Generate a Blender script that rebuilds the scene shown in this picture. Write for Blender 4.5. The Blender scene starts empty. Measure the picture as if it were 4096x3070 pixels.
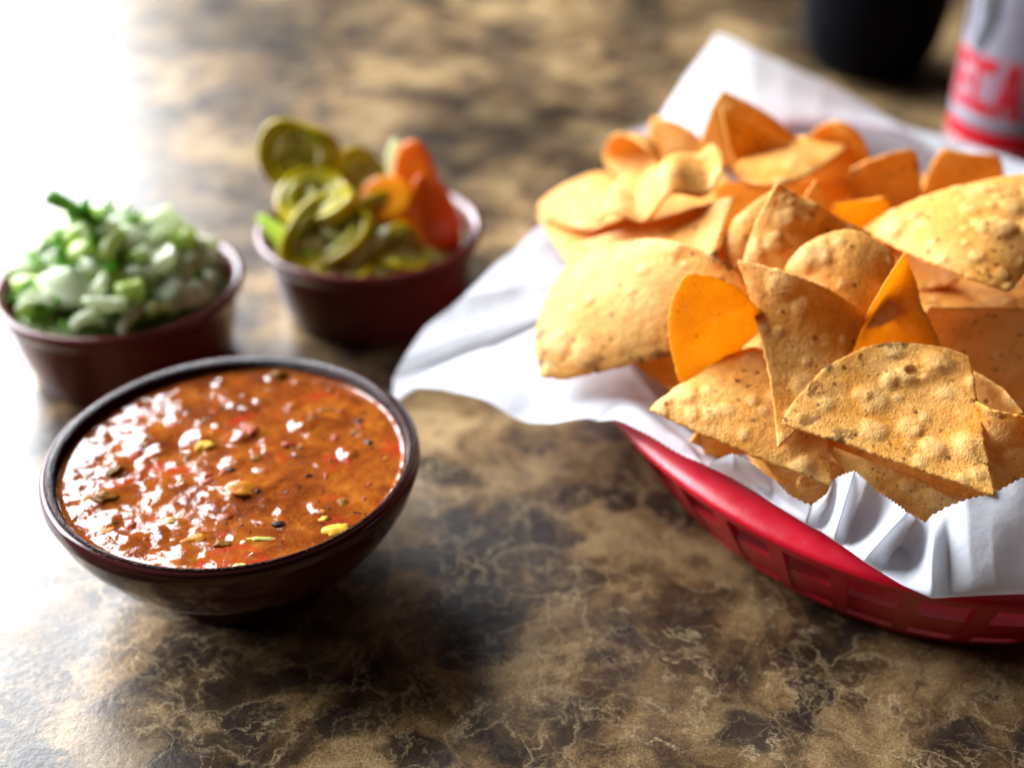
import bpy, bmesh, math, random
from mathutils import Vector, Matrix, noise, Euler

R = math.radians
S = bpy.context.scene
COL = S.collection

# ------------------------------------------------------------------ camera
cam_d = bpy.data.cameras.new('camera')
cam = bpy.data.objects.new('camera', cam_d)
COL.objects.link(cam)
cam.location = (0, 0, .28)
cam.rotation_euler = (R(90 - 33), 0, 0)
cam_d.sensor_width = 36
cam_d.lens = 45.7
cam_d.clip_start = .01
cam_d.clip_end = 50
cam_d.dof.use_dof = True
cam_d.dof.focus_distance = .355
cam_d.dof.aperture_fstop = 4.6
S.camera = cam

# ------------------------------------------------------------------ light
w = bpy.data.worlds.new('World')
S.world = w
w.use_nodes = True
bgn = w.node_tree.nodes['Background']
bgn.inputs[0].default_value = (.9, .72, .55, 1)
bgn.inputs[1].default_value = .022

# one long upright shop front, 5 m off, running along the left side of the table
win_d = bpy.data.lights.new('window_light', 'AREA')
win_d.shape = 'RECTANGLE'
win_d.size, win_d.size_y, win_d.energy, win_d.color = 6.5, 5.2, 3000, (.895, .945, 1.0)
win = bpy.data.objects.new('window_light', win_d)
COL.objects.link(win)
WAZ = R(-53)
win.location = (5 * math.sin(WAZ), .42 + 5 * math.cos(WAZ), 3.5)
win.rotation_euler = Vector((-math.sin(WAZ), -math.cos(WAZ), 0)).to_track_quat('-Z', 'Y').to_euler()

S.view_settings.view_transform = 'Standard'
S.view_settings.look = 'None'
S.view_settings.exposure = 0
S.view_settings.gamma = 1
S.render.engine = 'CYCLES'
S.cycles.use_denoising = True
S.cycles.max_bounces = 8
S.cycles.diffuse_bounces = 4
S.cycles.transmission_bounces = 6
S.cycles.sample_clamp_indirect = 6
S.cycles.caustics_reflective = False
S.cycles.caustics_refractive = False

# ------------------------------------------------------------------ helpers
def tag(o, label=None, cat=None, group=None, kind=None):
    if label: o['label'] = label
    if cat: o['category'] = cat
    if group: o['group'] = group
    if kind: o['kind'] = kind
    return o

def mesh(name, vs, fs, mat=None, parent=None, smooth=True):
    me = bpy.data.meshes.new(name)
    me.from_pydata([tuple(v) for v in vs], [], fs)
    me.update()
    if smooth:
        me.polygons.foreach_set('use_smooth', [True] * len(me.polygons))
    if mat: me.materials.append(mat)
    o = bpy.data.objects.new(name, me)
    COL.objects.link(o)
    if parent: o.parent = parent
    return o

def empty(name, loc=(0, 0, 0), rot=(0, 0, 0)):
    o = bpy.data.objects.new(name, None)
    o.empty_display_size = .01
    COL.objects.link(o)
    o.location = loc
    o.rotation_euler = rot
    return o

def lathe(prof, n=96, closed=False):
    """prof: list of (r,z); r==0 gives a pole"""
    vs, fs, rows = [], [], []
    for r, z in prof:
        if r < 1e-7:
            rows.append([len(vs)]); vs.append((0, 0, z))
        else:
            rows.append(list(range(len(vs), len(vs) + n)))
            vs += [(r * math.cos(2 * math.pi * k / n), r * math.sin(2 * math.pi * k / n), z) for k in range(n)]
    prs = list(zip(rows, rows[1:])) + ([(rows[-1], rows[0])] if closed else [])
    for a, b in prs:
        for k in range(n):
            q = [a[k % len(a)], a[(k + 1) % n % len(a)], b[(k + 1) % n % len(b)], b[k % len(b)]]
            q2 = []
            for i in q:
                if i not in q2: q2.append(i)
            if len(q2) > 2: fs.append(q2)
    return vs, fs

def catmull(p, t):
    """list of numbers/Vectors, t in 0..len-1"""
    i = min(int(t), len(p) - 2)
    u = t - i
    a, b, c, d = p[max(i - 1, 0)], p[i], p[i + 1], p[min(i + 2, len(p) - 1)]
    return .5 * ((2 * b) + (c - a) * u + (2 * a - 5 * b + 4 * c - d) * u * u + (3 * b - a - 3 * c + d) * u ** 3)

def smooth_prof(pts, k=6):
    v = [Vector(p) for p in pts]
    return [tuple(catmull(v, i / k)) for i in range((len(v) - 1) * k + 1)]

def fbm(p, oct=4, rough=.5):
    s, a = 0, 1
    q = Vector(p)
    for _ in range(oct):
        s += a * noise.noise(q)
        q = q * 2.03
        a *= rough
    return s

# ------------------------------------------------------------------ materials
class NT:
    def __init__(s, name):
        s.m = bpy.data.materials.new(name)
        s.m.use_nodes = True
        s.t = s.m.node_tree
        s.b = s.t.nodes['Principled BSDF']
        s.out = s.t.nodes['Material Output']
        s.co = s.t.nodes.new('ShaderNodeTexCoord').outputs['Object']
    def n(s, typ, **kw):
        nd = s.t.nodes.new('ShaderNode' + typ)
        for k, v in kw.items():
            if k.startswith('i_'):
                key = k[2:].replace('_', ' ')
                if hasattr(v, 'is_linked'): s.t.links.new(v, nd.inputs[key])
                else: nd.inputs[key].default_value = v
            else: setattr(nd, k, v)
        return nd
    def link(s, a, b): s.t.links.new(a, b)
    def set(s, **kw):
        for k, v in kw.items():
            key = k.replace('_', ' ')
            if hasattr(v, 'is_linked'): s.link(v, s.b.inputs[key])
            else: s.b.inputs[key].default_value = v
    def noise(s, scale, detail=4, rough=.55, dist=0, vec=None):
        return s.n('TexNoise', i_Scale=scale, i_Detail=detail, i_Roughness=rough, i_Distortion=dist, i_Vector=vec or s.co).outputs['Fac']
    def ncol(s, scale, detail=3, vec=None):
        return s.n('TexNoise', i_Scale=scale, i_Detail=detail, i_Vector=vec or s.co).outputs['Color']
    def ramp(s, fac, stops, interp='LINEAR'):
        nd = s.n('ValToRGB', i_Fac=fac)
        r = nd.color_ramp
        r.interpolation = interp
        while len(r.elements) < len(stops): r.elements.new(.5)
        for e, (p, c) in zip(r.elements, stops):
            e.position = p
            e.color = (c, c, c, 1) if isinstance(c, (int, float)) else (*c, 1)
        return nd.outputs['Color']
    def mix(s, fac, a, b, mode='MIX'):
        nd = s.n('Mix', data_type='RGBA', blend_type=mode)
        for sock, v in ((nd.inputs[0], fac), (nd.inputs[6], a), (nd.inputs[7], b)):
            if hasattr(v, 'is_linked'): s.link(v, sock)
            elif sock == nd.inputs[0]: sock.default_value = v
            else: sock.default_value = (*v, 1)
        return nd.outputs[2]
    def math(s, op, a, b=0, clamp=False):
        nd = s.n('Math', operation=op, use_clamp=clamp)
        for k, v in ((0, a), (1, b)):
            if hasattr(v, 'is_linked'): s.link(v, nd.inputs[k])
            else: nd.inputs[k].default_value = v
        return nd.outputs[0]
    def vadd(s, v, c, k):
        """coordinate warped by colour c centred on .5"""
        a = s.n('VectorMath', operation='SUBTRACT')
        s.link(c, a.inputs[0]); a.inputs[1].default_value = (.5, .5, .5)
        b = s.n('VectorMath', operation='SCALE')
        s.link(a.outputs[0], b.inputs[0]); b.inputs['Scale'].default_value = k
        d = s.n('VectorMath', operation='ADD')
        s.link(v, d.inputs[0]); s.link(b.outputs[0], d.inputs[1])
        return d.outputs[0]
    def bump(s, h, strength=.3, dist=.001, normal=None):
        nd = s.n('Bump', i_Strength=strength, i_Distance=dist, i_Height=h)
        if normal: s.link(normal, nd.inputs['Normal'])
        return nd.outputs[0]
    def translucent(s, col, fac, normal=None):
        tr = s.n('BsdfTranslucent')
        if hasattr(col, 'is_linked'): s.link(col, tr.inputs[0])
        else: tr.inputs[0].default_value = (*col, 1)
        mx = s.n('MixShader')
        mx.inputs[0].default_value = fac
        s.link(s.b.outputs[0], mx.inputs[1]); s.link(tr.outputs[0], mx.inputs[2])
        s.link(mx.outputs[0], s.out.inputs[0])

def mat_table():
    m = NT('marbled_laminate')
    wv = m.vadd(m.co, m.ncol(24, 5), .034)
    wv2 = m.vadd(wv, m.ncol(130, 5), .010)
    # broad tan / brown clouds
    cloud = m.noise(17, 9, .68, .2, wv)
    base = m.ramp(cloud, [(.38, (.016, .009, .006)), (.46, (.062, .034, .015)), (.53, (.185, .108, .045)), (.64, (.38, .255, .118))])
    # dark islands
    vc = m.n('TexVoronoi', i_Scale=46, i_Vector=wv2, feature='F1')
    rnd = m.n('SeparateColor', i_Color=vc.outputs['Color']).outputs[0]
    isl = m.math('MULTIPLY', m.ramp(vc.outputs['Distance'], [(.34, 1), (.50, 0)]), m.ramp(rnd, [(.50, 0), (.58, 1)]))
    base = m.mix(m.math('MULTIPLY', isl, .88), base, (.024, .015, .012))
    vc3 = m.n('TexVoronoi', i_Scale=125, i_Vector=wv2, feature='F1')
    rnd3 = m.n('SeparateColor', i_Color=vc3.outputs['Color']).outputs[1]
    isl3 = m.math('MULTIPLY', m.ramp(vc3.outputs['Distance'], [(.2, 1), (.55, 0)]), m.ramp(rnd3, [(.58, 0), (.8, 1)]))
    base = m.mix(m.math('MULTIPLY', isl3, .6), base, (.040, .025, .017))
    # thin pale veins, a net that runs round the islands
    def vein(scale, warp, wamp, wid, mscale, lo, hi, amt, col):
        nonlocal base
        ve = m.n('TexVoronoi', i_Scale=scale, i_Vector=m.vadd(wv2, m.ncol(warp, 6), wamp), feature='DISTANCE_TO_EDGE')
        f = m.ramp(ve.outputs['Distance'], [(0, 1), (wid, .35), (wid * 3.5, 0)])
        f = m.math('MULTIPLY', f, m.ramp(m.noise(mscale, 4, .6), [(lo, 0), (hi, 1)]))
        base = m.mix(m.math('MULTIPLY', f, amt), base, col)
    vein(46, 160, .010, .014, 26, .43, .58, .58, (.42, .30, .16))
    vein(100, 300, .007, .022, 40, .44, .62, .48, (.37, .25, .13))
    def squiggle(scale, wid, mscale, lo, hi, amt, col, off):
        """a fractal contour line: thin mineral threads"""
        nonlocal base
        mp = m.n('Mapping', i_Vector=wv2)
        mp.inputs['Location'].default_value = off
        f = m.math('ABSOLUTE', m.math('SUBTRACT', m.noise(scale, 9, .62, .3, mp.outputs[0]), .5))
        f = m.ramp(f, [(0, 1), (wid, .3), (wid * 3, 0)])
        f = m.math('MULTIPLY', f, m.ramp(m.noise(mscale, 3, .6, 0, mp.outputs[0]), [(lo, 0), (hi, 1)]))
        base = m.mix(m.math('MULTIPLY', f, amt), base, col)
    squiggle(34, .006, 22, .46, .58,   .8, (.46, .34, .19), (1.1, .3, 0))
    squiggle(60, .008, 30, .46, .60, .65, (.40, .29, .15), (.2, 2.3, 0))
    squiggle(26, .005, 18, .50, .60, .55, (.012, .007, .005), (3.2, .7, 0))
    # dark hairline cracks
    ve3 = m.n('TexVoronoi', i_Scale=17, i_Vector=m.vadd(m.co, m.ncol(40, 6), .03), feature='DISTANCE_TO_EDGE')
    v3 = m.math('MULTIPLY', m.ramp(ve3.outputs['Distance'], [(0, 1), (.009, 0)]), m.ramp(m.noise(14, 2), [(.5, 0), (.6, 1)]))
    base = m.mix(m.math('MULTIPLY', v3, .7), base, (.04, .024, .012))
    base = m.mix(1.0, base, m.ramp(m.noise(8, 4, .6, .5), [(.36, .42), (.60, 1.2)]), 'MULTIPLY')
    # printed grain
    g = m.noise(1300, 3, .75)
    base = m.mix(.9, base, m.ramp(g, [(.3, .35), (.7, 1.65)]), 'MULTIPLY')
    m.set(Base_Color=base, Roughness=m.ramp(m.noise(60, 4), [(.3, .27), (.7, .37)]), IOR=1.5, Specular_IOR_Level=.36)
    m.set(Normal=m.bump(m.noise(420, 3, .6), .20, .0006))
    return m.m

def mat_glaze(name, col, rough=.16, speck=False):
    m = NT(name)
    c = m.mix(m.noise(60, 4), [k * .75 for k in col], [k * 1.25 for k in col])
    m.set(Base_Color=c, Roughness=m.ramp(m.noise(90, 4), [(.3, rough * .8), (.7, rough * 1.4)]), IOR=1.5, Specular_IOR_Level=.32)
    h = m.noise(120, 3)
    nrm = m.bump(h, .10, .0008)
    if speck:
        # a pitted, crusty inner lip
        at_ = m.n('Attribute', attribute_name='lip').outputs['Fac']
        f = m.math('MULTIPLY', m.noise(800, 3, .7), at_)
        nrm = m.bump(f, 1.0, .008, nrm)
    m.set(Normal=nrm)
    return m.m

def mat_chip(name, tone=0.0, seed=0.0, char=0.0):
    m = NT(name)
    mp = m.n('Mapping', i_Vector=m.co)
    mp.inputs['Location'].default_value = (seed * .37, seed * .21, seed * .53)
    v = mp.outputs[0]
    a = [(.86, .36, .045), (.92, .53, .150)] if tone < .3 else [(.85, .365, .042), (.89, .49, .10)] if tone < .65 else [(.86, .38, .020), (.90, .48, .045)]
    c = m.mix(m.ramp(m.noise(55, 4, .6, 0, v), [(.36, 0), (.64, 1)]), a[0], a[1])
    # toasted blotches
    c = m.mix(m.ramp(m.noise(130, 5, .65, .3, v), [(.50, 0), (.68, .5)]), c, (.50, .18, .03))
    c = m.mix(m.ramp(m.noise(800, 3, .75, 0, v), [(.5, 0), (.7, .5)]), c, (.94, .63, .23))
    c = m.mix(m.ramp(m.noise(1000, 4, .8, 0, v), [(.50, 0), (.68, .55)]), c, (.55, .21, .03))
    # raised blisters fry paler
    bl = m.n('Attribute', attribute_name='blister').outputs['Fac']
    c = m.mix(m.math('MULTIPLY', bl, .5, True), c, (.94, .64, .25))
    # corn specks
    for sc, th, dk in ((330, .84, (.10, .035, .012)), (800, .82, (.20, .07, .02))):
        vo = m.n('TexVoronoi', i_Scale=sc, i_Vector=m.vadd(v, m.ncol(900, 2, v), .0015), feature='F1')
        rn = m.n('SeparateColor', i_Color=vo.outputs['Color']).outputs[0]
        sp = m.math('MULTIPLY', m.ramp(vo.outputs['Distance'], [(.18, 1), (.34, 0)]), m.ramp(rn, [(th, 0), (th + .03, 1)]))
        c = m.mix(m.math('MULTIPLY', sp, .85), c, dk)
    # scorch marks along the rim
    if char > 0:
        ed = m.n('Attribute', attribute_name='rim').outputs['Fac']
        ch = m.math('MULTIPLY', ed, m.ramp(m.noise(170, 3, .6, .5, v), [(.66 - .14 * char, 0), (.70 - .12 * char, 1)]))
        c = m.mix(m.math('MULTIPLY', ch, .85, True), c, (.055, .018, .008))
    m.set(Base_Color=c, Roughness=.42, IOR=1.46, Specular_IOR_Level=.22)
    h = m.math('ADD', m.noise(380, 5, .68, 0, v), m.math('MULTIPLY', m.noise(1500, 2, .7, 0, v), .7))
    nb = m.bump(h, .52, .0010)
    m.set(Normal=nb)
    tc = m.mix(.6, c, (.95, .45, .02) if tone < .65 else (.96, .54, .025), 'MIX')
    m.translucent(tc, .27 if tone < .3 else .32 if tone < .65 else .58)
    return m.m

def mat_paper():
    m = NT('white_deli_paper')
    fib = m.noise(700, 4, .7)
    c = m.ramp(fib, [(.3, (.62, .64, .69)), (.7, (.68, .70, .74))])
    m.set(Base_Color=c, Roughness=.75, IOR=1.4, Specular_IOR_Level=.2)
    vo = m.n('TexVoronoi', i_Scale=55, i_Vector=m.vadd(m.co, m.ncol(40, 3), .02), feature='F1')
    h = m.math('ADD', m.math('MULTIPLY', vo.outputs['Distance'], .5), m.math('ADD', m.noise(60, 5, .6), m.math('MULTIPLY', m.noise(900, 2), .06)))
    m.set(Normal=m.bump(h, .30, .0022))
    m.translucent((.78, .79, .82), .42)
    return m.m

def mat_plastic():
    m = NT('red_plastic')
    c = m.mix(m.noise(30, 3), (.40, .001, .011), (.52, .0015, .018))
    m.set(Base_Color=c, Roughness=m.ramp(m.noise(200, 4), [(.3, .28), (.7, .40)]), IOR=1.49)
    m.set(Normal=m.bump(m.noise(900, 2), .06, .0005))
    m.translucent((.7, .003, .02), .02)
    return m.m

def mat_simple(name, c1, c2, scale=150, rough=.4, bump=.2, bdist=.0008, trans=0, tcol=None, ior=1.45, bscale=None, spec=.5):
    m = NT(name)
    c = m.mix(m.ramp(m.noise(scale, 4, .6), [(.35, 0), (.65, 1)]), c1, c2)
    m.set(Base_Color=c, Roughness=rough, IOR=ior, Specular_IOR_Level=spec)
    if bump: m.set(Normal=m.bump(m.noise(bscale or scale * 3, 3, .6), bump, bdist))
    if trans: m.translucent(tcol or c2, trans)
    return m.m

def mat_salsa():
    m = NT('red_salsa')
    wv = m.vadd(m.co, m.ncol(90, 3), .012)
    c = m.ramp(m.noise(85, 6, .65, .3, wv), [(.28, (.075, .014, .004)), (.46, (.165, .033, .005)), (.60, (.25, .062, .007)), (.76, (.36, .118, .013))])
    # tomato skins and herb smears
    c = m.mix(m.ramp(m.noise(70, 3, .5, .6), [(.60, 0), (.70, .8)]), c, (.36, .022, .008))
    n2 = m.noise(110, 3, .5, .4, m.vadd(m.co, m.ncol(30, 2), .2))
    c = m.mix(m.ramp(n2, [(.66, 0), (.74, .55)]), c, (.16, .12, .012))
    c = m.mix(m.ramp(m.noise(900, 3, .7), [(.55, 0), (.8, .5)]), c, (.46, .17, .03))
    vo = m.n('TexVoronoi', i_Scale=520, i_Vector=wv, feature='F1')
    rn = m.n('SeparateColor', i_Color=vo.outputs['Color']).outputs[0]
    sp = m.math('MULTIPLY', m.ramp(vo.outputs['Distance'], [(.2, 1), (.4, 0)]), m.ramp(rn, [(.9, 0), (.92, 1)]))
    c = m.mix(sp, c, (.03, .012, .008))
    wet = m.ramp(m.noise(230, 7, .72, .5, m.vadd(m.co, m.ncol(60, 3), .01)), [(.46, .42), (.49, .05)])
    m.set(Base_Color=c, Roughness=wet, IOR=1.45, Specular_IOR_Level=m.ramp(wet, [(.06, .45), (.3, .0)]))
    h = m.noise(520, 3, .6)
    m.set(Normal=m.bump(h, .06, .0010))
    m.set(Subsurface_Weight=.12, Subsurface_Radius=(.004, .0012, .0004), Subsurface_Scale=1.0)
    return m.m

M_TABLE = mat_table()
M_BOWL = mat_glaze('dark_brown_glaze', (.048, .0105, .0105), .10, True)
M_RAM = mat_glaze('maroon_glaze', (.105, .018, .016), .20)
M_PAPER = mat_paper()
M_RED = mat_plastic()
M_SALSA = mat_salsa()
M_ONION = mat_simple('onion_flesh', (.80, .85, .58), (.92, .93, .78), 90, .22, .15, .0006, .45, (.88, .95, .70))
M_ONION_G = mat_simple('green_tinged_onion', (.52, .66, .12), (.74, .82, .34), 90, .22, .15, .0006, .45, (.75, .92, .40))
M_CIL = mat_simple('cilantro_green', (.06, .21, .004), (.19, .42, .012), 160, .35, .3, .0008, .35, (.16, .55, .02))
M_CILS = mat_simple('cilantro_stem', (.16, .36, .03), (.28, .50, .06), 160, .3, .2, .0006, .25)
M_JAL = mat_simple('pickled_pepper_skin', (.46, .33, .002), (.66, .52, .005), 70, .16, .15, .0008, .15, (.5, .42, .02))
M_JALF = mat_simple('pickled_pepper_flesh', (.44, .40, .03), (.58, .53, .07), 120, .2, .2, .0008, .3, (.6, .55, .08))
M_PITH = mat_simple('pepper_pith', (.52, .50, .12), (.70, .66, .28), 160, .3, .2, .0006, .3)
M_SEED = mat_simple('pale_seed', (.62, .46, .14), (.74, .58, .24), 300, .2, .1, .0003, .2)
M_CARROT = mat_simple('orange_carrot', (.84, .15, .010), (.90, .24, .016), 120, .2, .2, .0006, .22, (.95, .16, .01))
M_CARROT2 = mat_simple('amber_carrot', (.80, .23, .006), (.86, .32, .012), 120, .2, .2, .0006, .22, (.95, .3, .01))
M_BRINE = mat_simple('olive_brine', (.30, .32, .07), (.42, .44, .12), 60, .06, .15, .0006, 0)
M_MIXB = mat_simple('green_white_mash', (.08, .22, .02), (.45, .60, .20), 160, .35, .8, .004, 0)

# ------------------------------------------------------------------ table
def build_table():
    x0, x1, y0, y1, t = -.75, .75, -.15, 1.25, .03
    bm = bmesh.new()
    v = [bm.verts.new((x, y, z)) for z in (-t, 0) for x, y in ((x0, y0), (x1, y0), (x1, y1), (x0, y1))]
    for f in ((3, 2, 1, 0), (4, 5, 6, 7), (0, 1, 5, 4), (1, 2, 6, 5), (2, 3, 7, 6), (3, 0, 4, 7)):
        bm.faces.new([v[k] for k in f])
    bmesh.ops.bevel(bm, geom=[e for e in bm.edges], offset=.004, segments=3, affect='EDGES')
    me = bpy.data.meshes.new('table_top')
    bm.to_mesh(me); bm.free()
    me.materials.append(M_TABLE)
    o = bpy.data.objects.new('table_top', me)
    COL.objects.link(o)
    tag(o, 'glossy brown marbled table top', kind='structure')
build_table()

# ------------------------------------------------------------------ pottery
def pot(name, label, prof, loc, mat, lip=None, n=128, foot=None):
    root = empty(name, loc)
    vs, fs = lathe(smooth_prof(prof, 5), n)
    vs = [Vector(v) * (1 + .004 * noise.noise(Vector(v) * 14 + Vector(loc) * 9)) for v in vs]
    o = mesh('body', vs, fs, mat, root)
    if lip:
        at = o.data.attributes.new('lip', 'FLOAT', 'POINT')
        at.data.foreach_set('value', [max(0, 1 - abs(math.hypot(v.x, v.y) - lip[0]) / lip[1]) if v.z > lip[2] else 0 for v in vs])
    if foot:
        vs, fs = lathe(smooth_prof(foot, 3), n)
        mesh('foot_ring', vs, fs, mat, root)
    tag(root, label, 'bowl')
    return root

BX, BY = -.0855, .3225
pot('salsa_bowl', 'wide dark brown glazed bowl filled with red salsa',
    [(0, .0090), (.020, .0090), (.034, .0120), (.046, .0215), (.0535, .0325), (.0568, .0410), (.0572, .0435), (.0566, .0456),
     (.0549, .0464), (.0533, .0453), (.0525, .0430), (.0500, .037), (.0425, .026), (.030, .0170), (.012, .0150), (0, .0150)],
    (BX, BY, 0), M_BOWL, (.0535, .0022, .038),
    foot=[(.0225, .0100), (.0285, .0104), (.0292, .004), (.0284, .0004), (.0262, .0002), (.0252, .002), (.0225, .0100)])
RAM = [(0, .0005), (.034, .0005), (.0385, .0018), (.0400, .006), (.0425, .018), (.0445, .028), (.0462, .0315), (.0478, .0338), (.0480, .0358),
       (.0464, .0370), (.0444, .0362), (.0430, .034), (.0418, .026), (.0395, .013), (.036, .0062), (.020, .005), (0, .005)]
LX, LY = -.154, .4505
QX, QY = -.0602, .4975
pot('ramekin', 'small maroon bowl heaped with chopped onion and cilantro', RAM, (LX, LY, 0), M_RAM)
pot('ramekin', 'small maroon bowl of pickled pepper and carrot slices', RAM, (QX, QY, 0), M_RAM)

# ------------------------------------------------------------------ salsa
random.seed(5)
LUMPS = []      # x, y, radius, height on the salsa surface
for _ in range(100):
    a, r = random.uniform(0, 6.283), .049 * math.sqrt(random.random())
    LUMPS.append((r * math.cos(a), r * math.sin(a), random.uniform(.0012, .0030), random.uniform(.00005, .00032)))
for x, y, r, h in ((-.0343, -.0184, .0042, .0013), (.0061, -.0151, .0045, .0012), (-.0355, -.004, .004, .0012), (.006, .0488, .003, .001), (-.03, .012, .005, .001)):
    LUMPS.append((x, y, r, h))
CHUNKS = []
for _ in range(34):
    a, r = random.uniform(0, 6.283), .047 * math.sqrt(random.random())
    CHUNKS.append((r * math.cos(a), r * math.sin(a), random.uniform(.0026, .0055), random.uniform(.0002, .00048), random.uniform(.5, 1), random.uniform(0, 3.1)))
def salsa_z(x, y):
    z = .00022 * fbm((x * 62, y * 62, 1.3), 2) + .00006 * fbm((x * 240, y * 240, 4.1), 2)
    for lx, ly, lr, lh in LUMPS:
        d = ((x - lx) ** 2 + (y - ly) ** 2) / (lr * lr)
        if d < 5: z += lh * math.exp(-d)
    for lx, ly, lr, lh, asp, rot in CHUNKS:
        u, v = x - lx, y - ly
        if u * u + v * v < 9 * lr * lr:
            uu, vv = (u * math.cos(rot) + v * math.sin(rot)) / lr, (v * math.cos(rot) - u * math.sin(rot)) / (lr * asp)
            z += lh * math.exp(-(uu * uu + vv * vv) ** 2)
    r = math.hypot(x, y)
    if r > .0504: z += .0004 * ((r - .0504) / .002) ** 2
    return .0424 + z
def build_salsa():
    nr, na = 110, 400
    root = empty('salsa', (BX, BY, 0))
    vs, fs = [(0, 0, salsa_z(0, 0))], []
    for i in range(1, nr + 1):
        r = .0524 * (i / nr) ** .8
        for k in range(na):
            a = 2 * math.pi * k / na
            x, y = r * math.cos(a), r * math.sin(a)
            vs.append((x, y, salsa_z(x, y)))
    idx = lambda i, k: 1 + (i - 1) * na + k % na
    for k in range(na): fs.append((0, idx(1, k), idx(1, k + 1)))
    for i in range(1, nr):
        for k in range(na):
            fs.append((idx(i, k), idx(i + 1, k), idx(i + 1, k + 1), idx(i, k + 1)))
    # close it below so that it is a body of sauce
    b = len(vs)
    for k in range(na): vs.append((.0500 * math.cos(2 * math.pi * k / na), .0500 * math.sin(2 * math.pi * k / na), .0380))
    for k in range(na): fs.append((idx(nr, k), b + k, b + (k + 1) % na, idx(nr, k + 1)))
    fs.append([b + k for k in range(na)][::-1])
    mesh('sauce', vs, fs, M_SALSA, root)
    tag(root, 'glossy chunky red salsa in the wide dark bowl', 'salsa')
    mk = lambda n, a, b, r=.28, t=.2: mat_simple(n, a, b, 400, r, .4, .0006, t, spec=.1)
    M = dict(corn=mk('corn_yellow', (.75, .36, .02), (.82, .50, .06)), pepper=mk('green_pepper', (.16, .055, .004), (.26, .10, .007)),
             tomato=mk('tomato_red', (.26, .030, .005), (.36, .060, .008)), amber=mk('amber_flesh', (.46, .14, .010), (.58, .22, .018)),
             seed=M_SEED, char=mk('scorched_skin', (.012, .006, .005), (.03, .014, .01), .2, 0), leek=mk('pale_green_strip', (.56, .58, .10), (.74, .74, .30)))
    def lump(name, key, x, y, sx, sy, sz, rot=0, sink=.35, shape=.25):
        bm = bmesh.new()
        bmesh.ops.create_icosphere(bm, subdivisions=3, radius=1)
        s = random.uniform(0, 99)
        for v in bm.verts:
            v.co *= 1 + 1.6 * shape * noise.noise(v.co * 1.3 + Vector((s, 0, 0))) + .16 * noise.noise(v.co * 4 + Vector((0, s, 0)))
            v.co = Vector((v.co.x * sx, v.co.y * sy, v.co.z * sz))
        me = bpy.data.meshes.new(name)
        bm.to_mesh(me); bm.free()
        me.polygons.foreach_set('use_smooth', [True] * len(me.polygons))
        me.materials.append(M[key])
        o = bpy.data.objects.new(name, me)
        COL.objects.link(o)
        o.parent = root
        o.location = (x, y, salsa_z(x, y) + sz * (1 - 2 * sink) * .6 - sz * .72)
        o.rotation_euler = (random.uniform(-.2, .2), random.uniform(-.2, .2), rot)
        return o
    W = lambda px, py: (px / 1000 - BX, py / 1000 - BY)
    L = [('corn_kernel', 'corn', (-95.9, 330.3), .0036, .0030, .0022, .3, .3), ('pepper_piece', 'corn', (-50.4, 289.5), .0050, .0028, .0016, .4, .3),
         ('pepper_seed', 'seed', (-75.2, 272.9), .0022, .0016, .0012, .2, .2), ('pepper_seed', 'seed', (-98.9, 293.3), .0024, .0017, .0010, -.1, .2),
         ('leek_strip', 'leek', (-70.1, 285.4), .0046, .0008, .0006, .05, .1), ('tomato_chunk', 'amber', (-79.4, 307.4), .0048, .0035, .0013, .2, .4),
         ('charred_skin', 'char', (-66.7, 292.0), .0024, .0014, .0006, .3, .2), ('charred_skin', 'char', (-61.5, 315.0), .0014, .0010, .0006, .0, .2),
         ('charred_skin', 'char', (-44.9, 332.0), .0013, .0019, .0006, .2, .2), ('charred_skin', 'char', (-49.5, 344.0), .0016, .0012, .0007, .5, .2),
         ('charred_skin', 'char', (-85.7, 317.8), .0018, .0011, .0006, .1, .2), ('charred_skin', 'char', (-75.6, 306.1), .0008, .0010, .0005, .1, .2),
         ('tomato_chunk', 'tomato', (-67.6, 331.0), .0050, .0020, .0009, .1, .4), ('pepper_piece', 'pepper', (-79.0, 370.5), .0030, .0026, .0018, .2, .3),
         ('pepper_piece', 'pepper', (-119.8, 304.1), .0040, .0030, .0014, .2, .45), ('pepper_piece', 'pepper', (-121, 317), .0028, .0022, .0012, .6, .4),
         ('pepper_piece', 'pepper', (-80.5, 283.0), .0034, .0018, .0008, .1, .3), ('tomato_chunk', 'amber', (-90.5, 284.5), .0042, .0022, .0011, .4, .4),
         ('pepper_piece', 'pepper', (-60, 350), .0036, .0016, .0008, .1, .35), ('tomato_chunk', 'tomato', (-117, 326), .0024, .0032, .001, .1, .35),
         ('tomato_chunk', 'tomato', (-84, 340), .0042, .0018, .0009, -.5, .3), ('pepper_piece', 'corn', (-54.5, 294.0), .0016, .0014, .0009, .4, .2)]
    for name, key, p, sx, sy, sz, rot, sink in L:
        lump(name, key, *W(*p), sx, sy, sz, rot, sink)
    for k in range(70):
        a, r = random.uniform(0, 6.283), .047 * math.sqrt(random.random())
        key = random.choice(['char', 'char', 'char', 'pepper', 'tomato', 'amber', 'pepper', 'tomato', 'tomato'])
        nm = {'char': 'charred_skin', 'pepper': 'pepper_piece', 'tomato': 'tomato_chunk', 'amber': 'tomato_chunk', 'seed': 'pepper_seed'}[key]
        q = {'char': (.0004, .0011), 'seed': (.0008, .0013)}.get(key, (.001, .0026))
        sx = random.uniform(*q)
        lump(nm, key, r * math.cos(a), r * math.sin(a), sx, sx * random.uniform(.5, .9), sx * random.uniform(.25, .5), random.uniform(0, 3.1), .42)
build_salsa()

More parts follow.
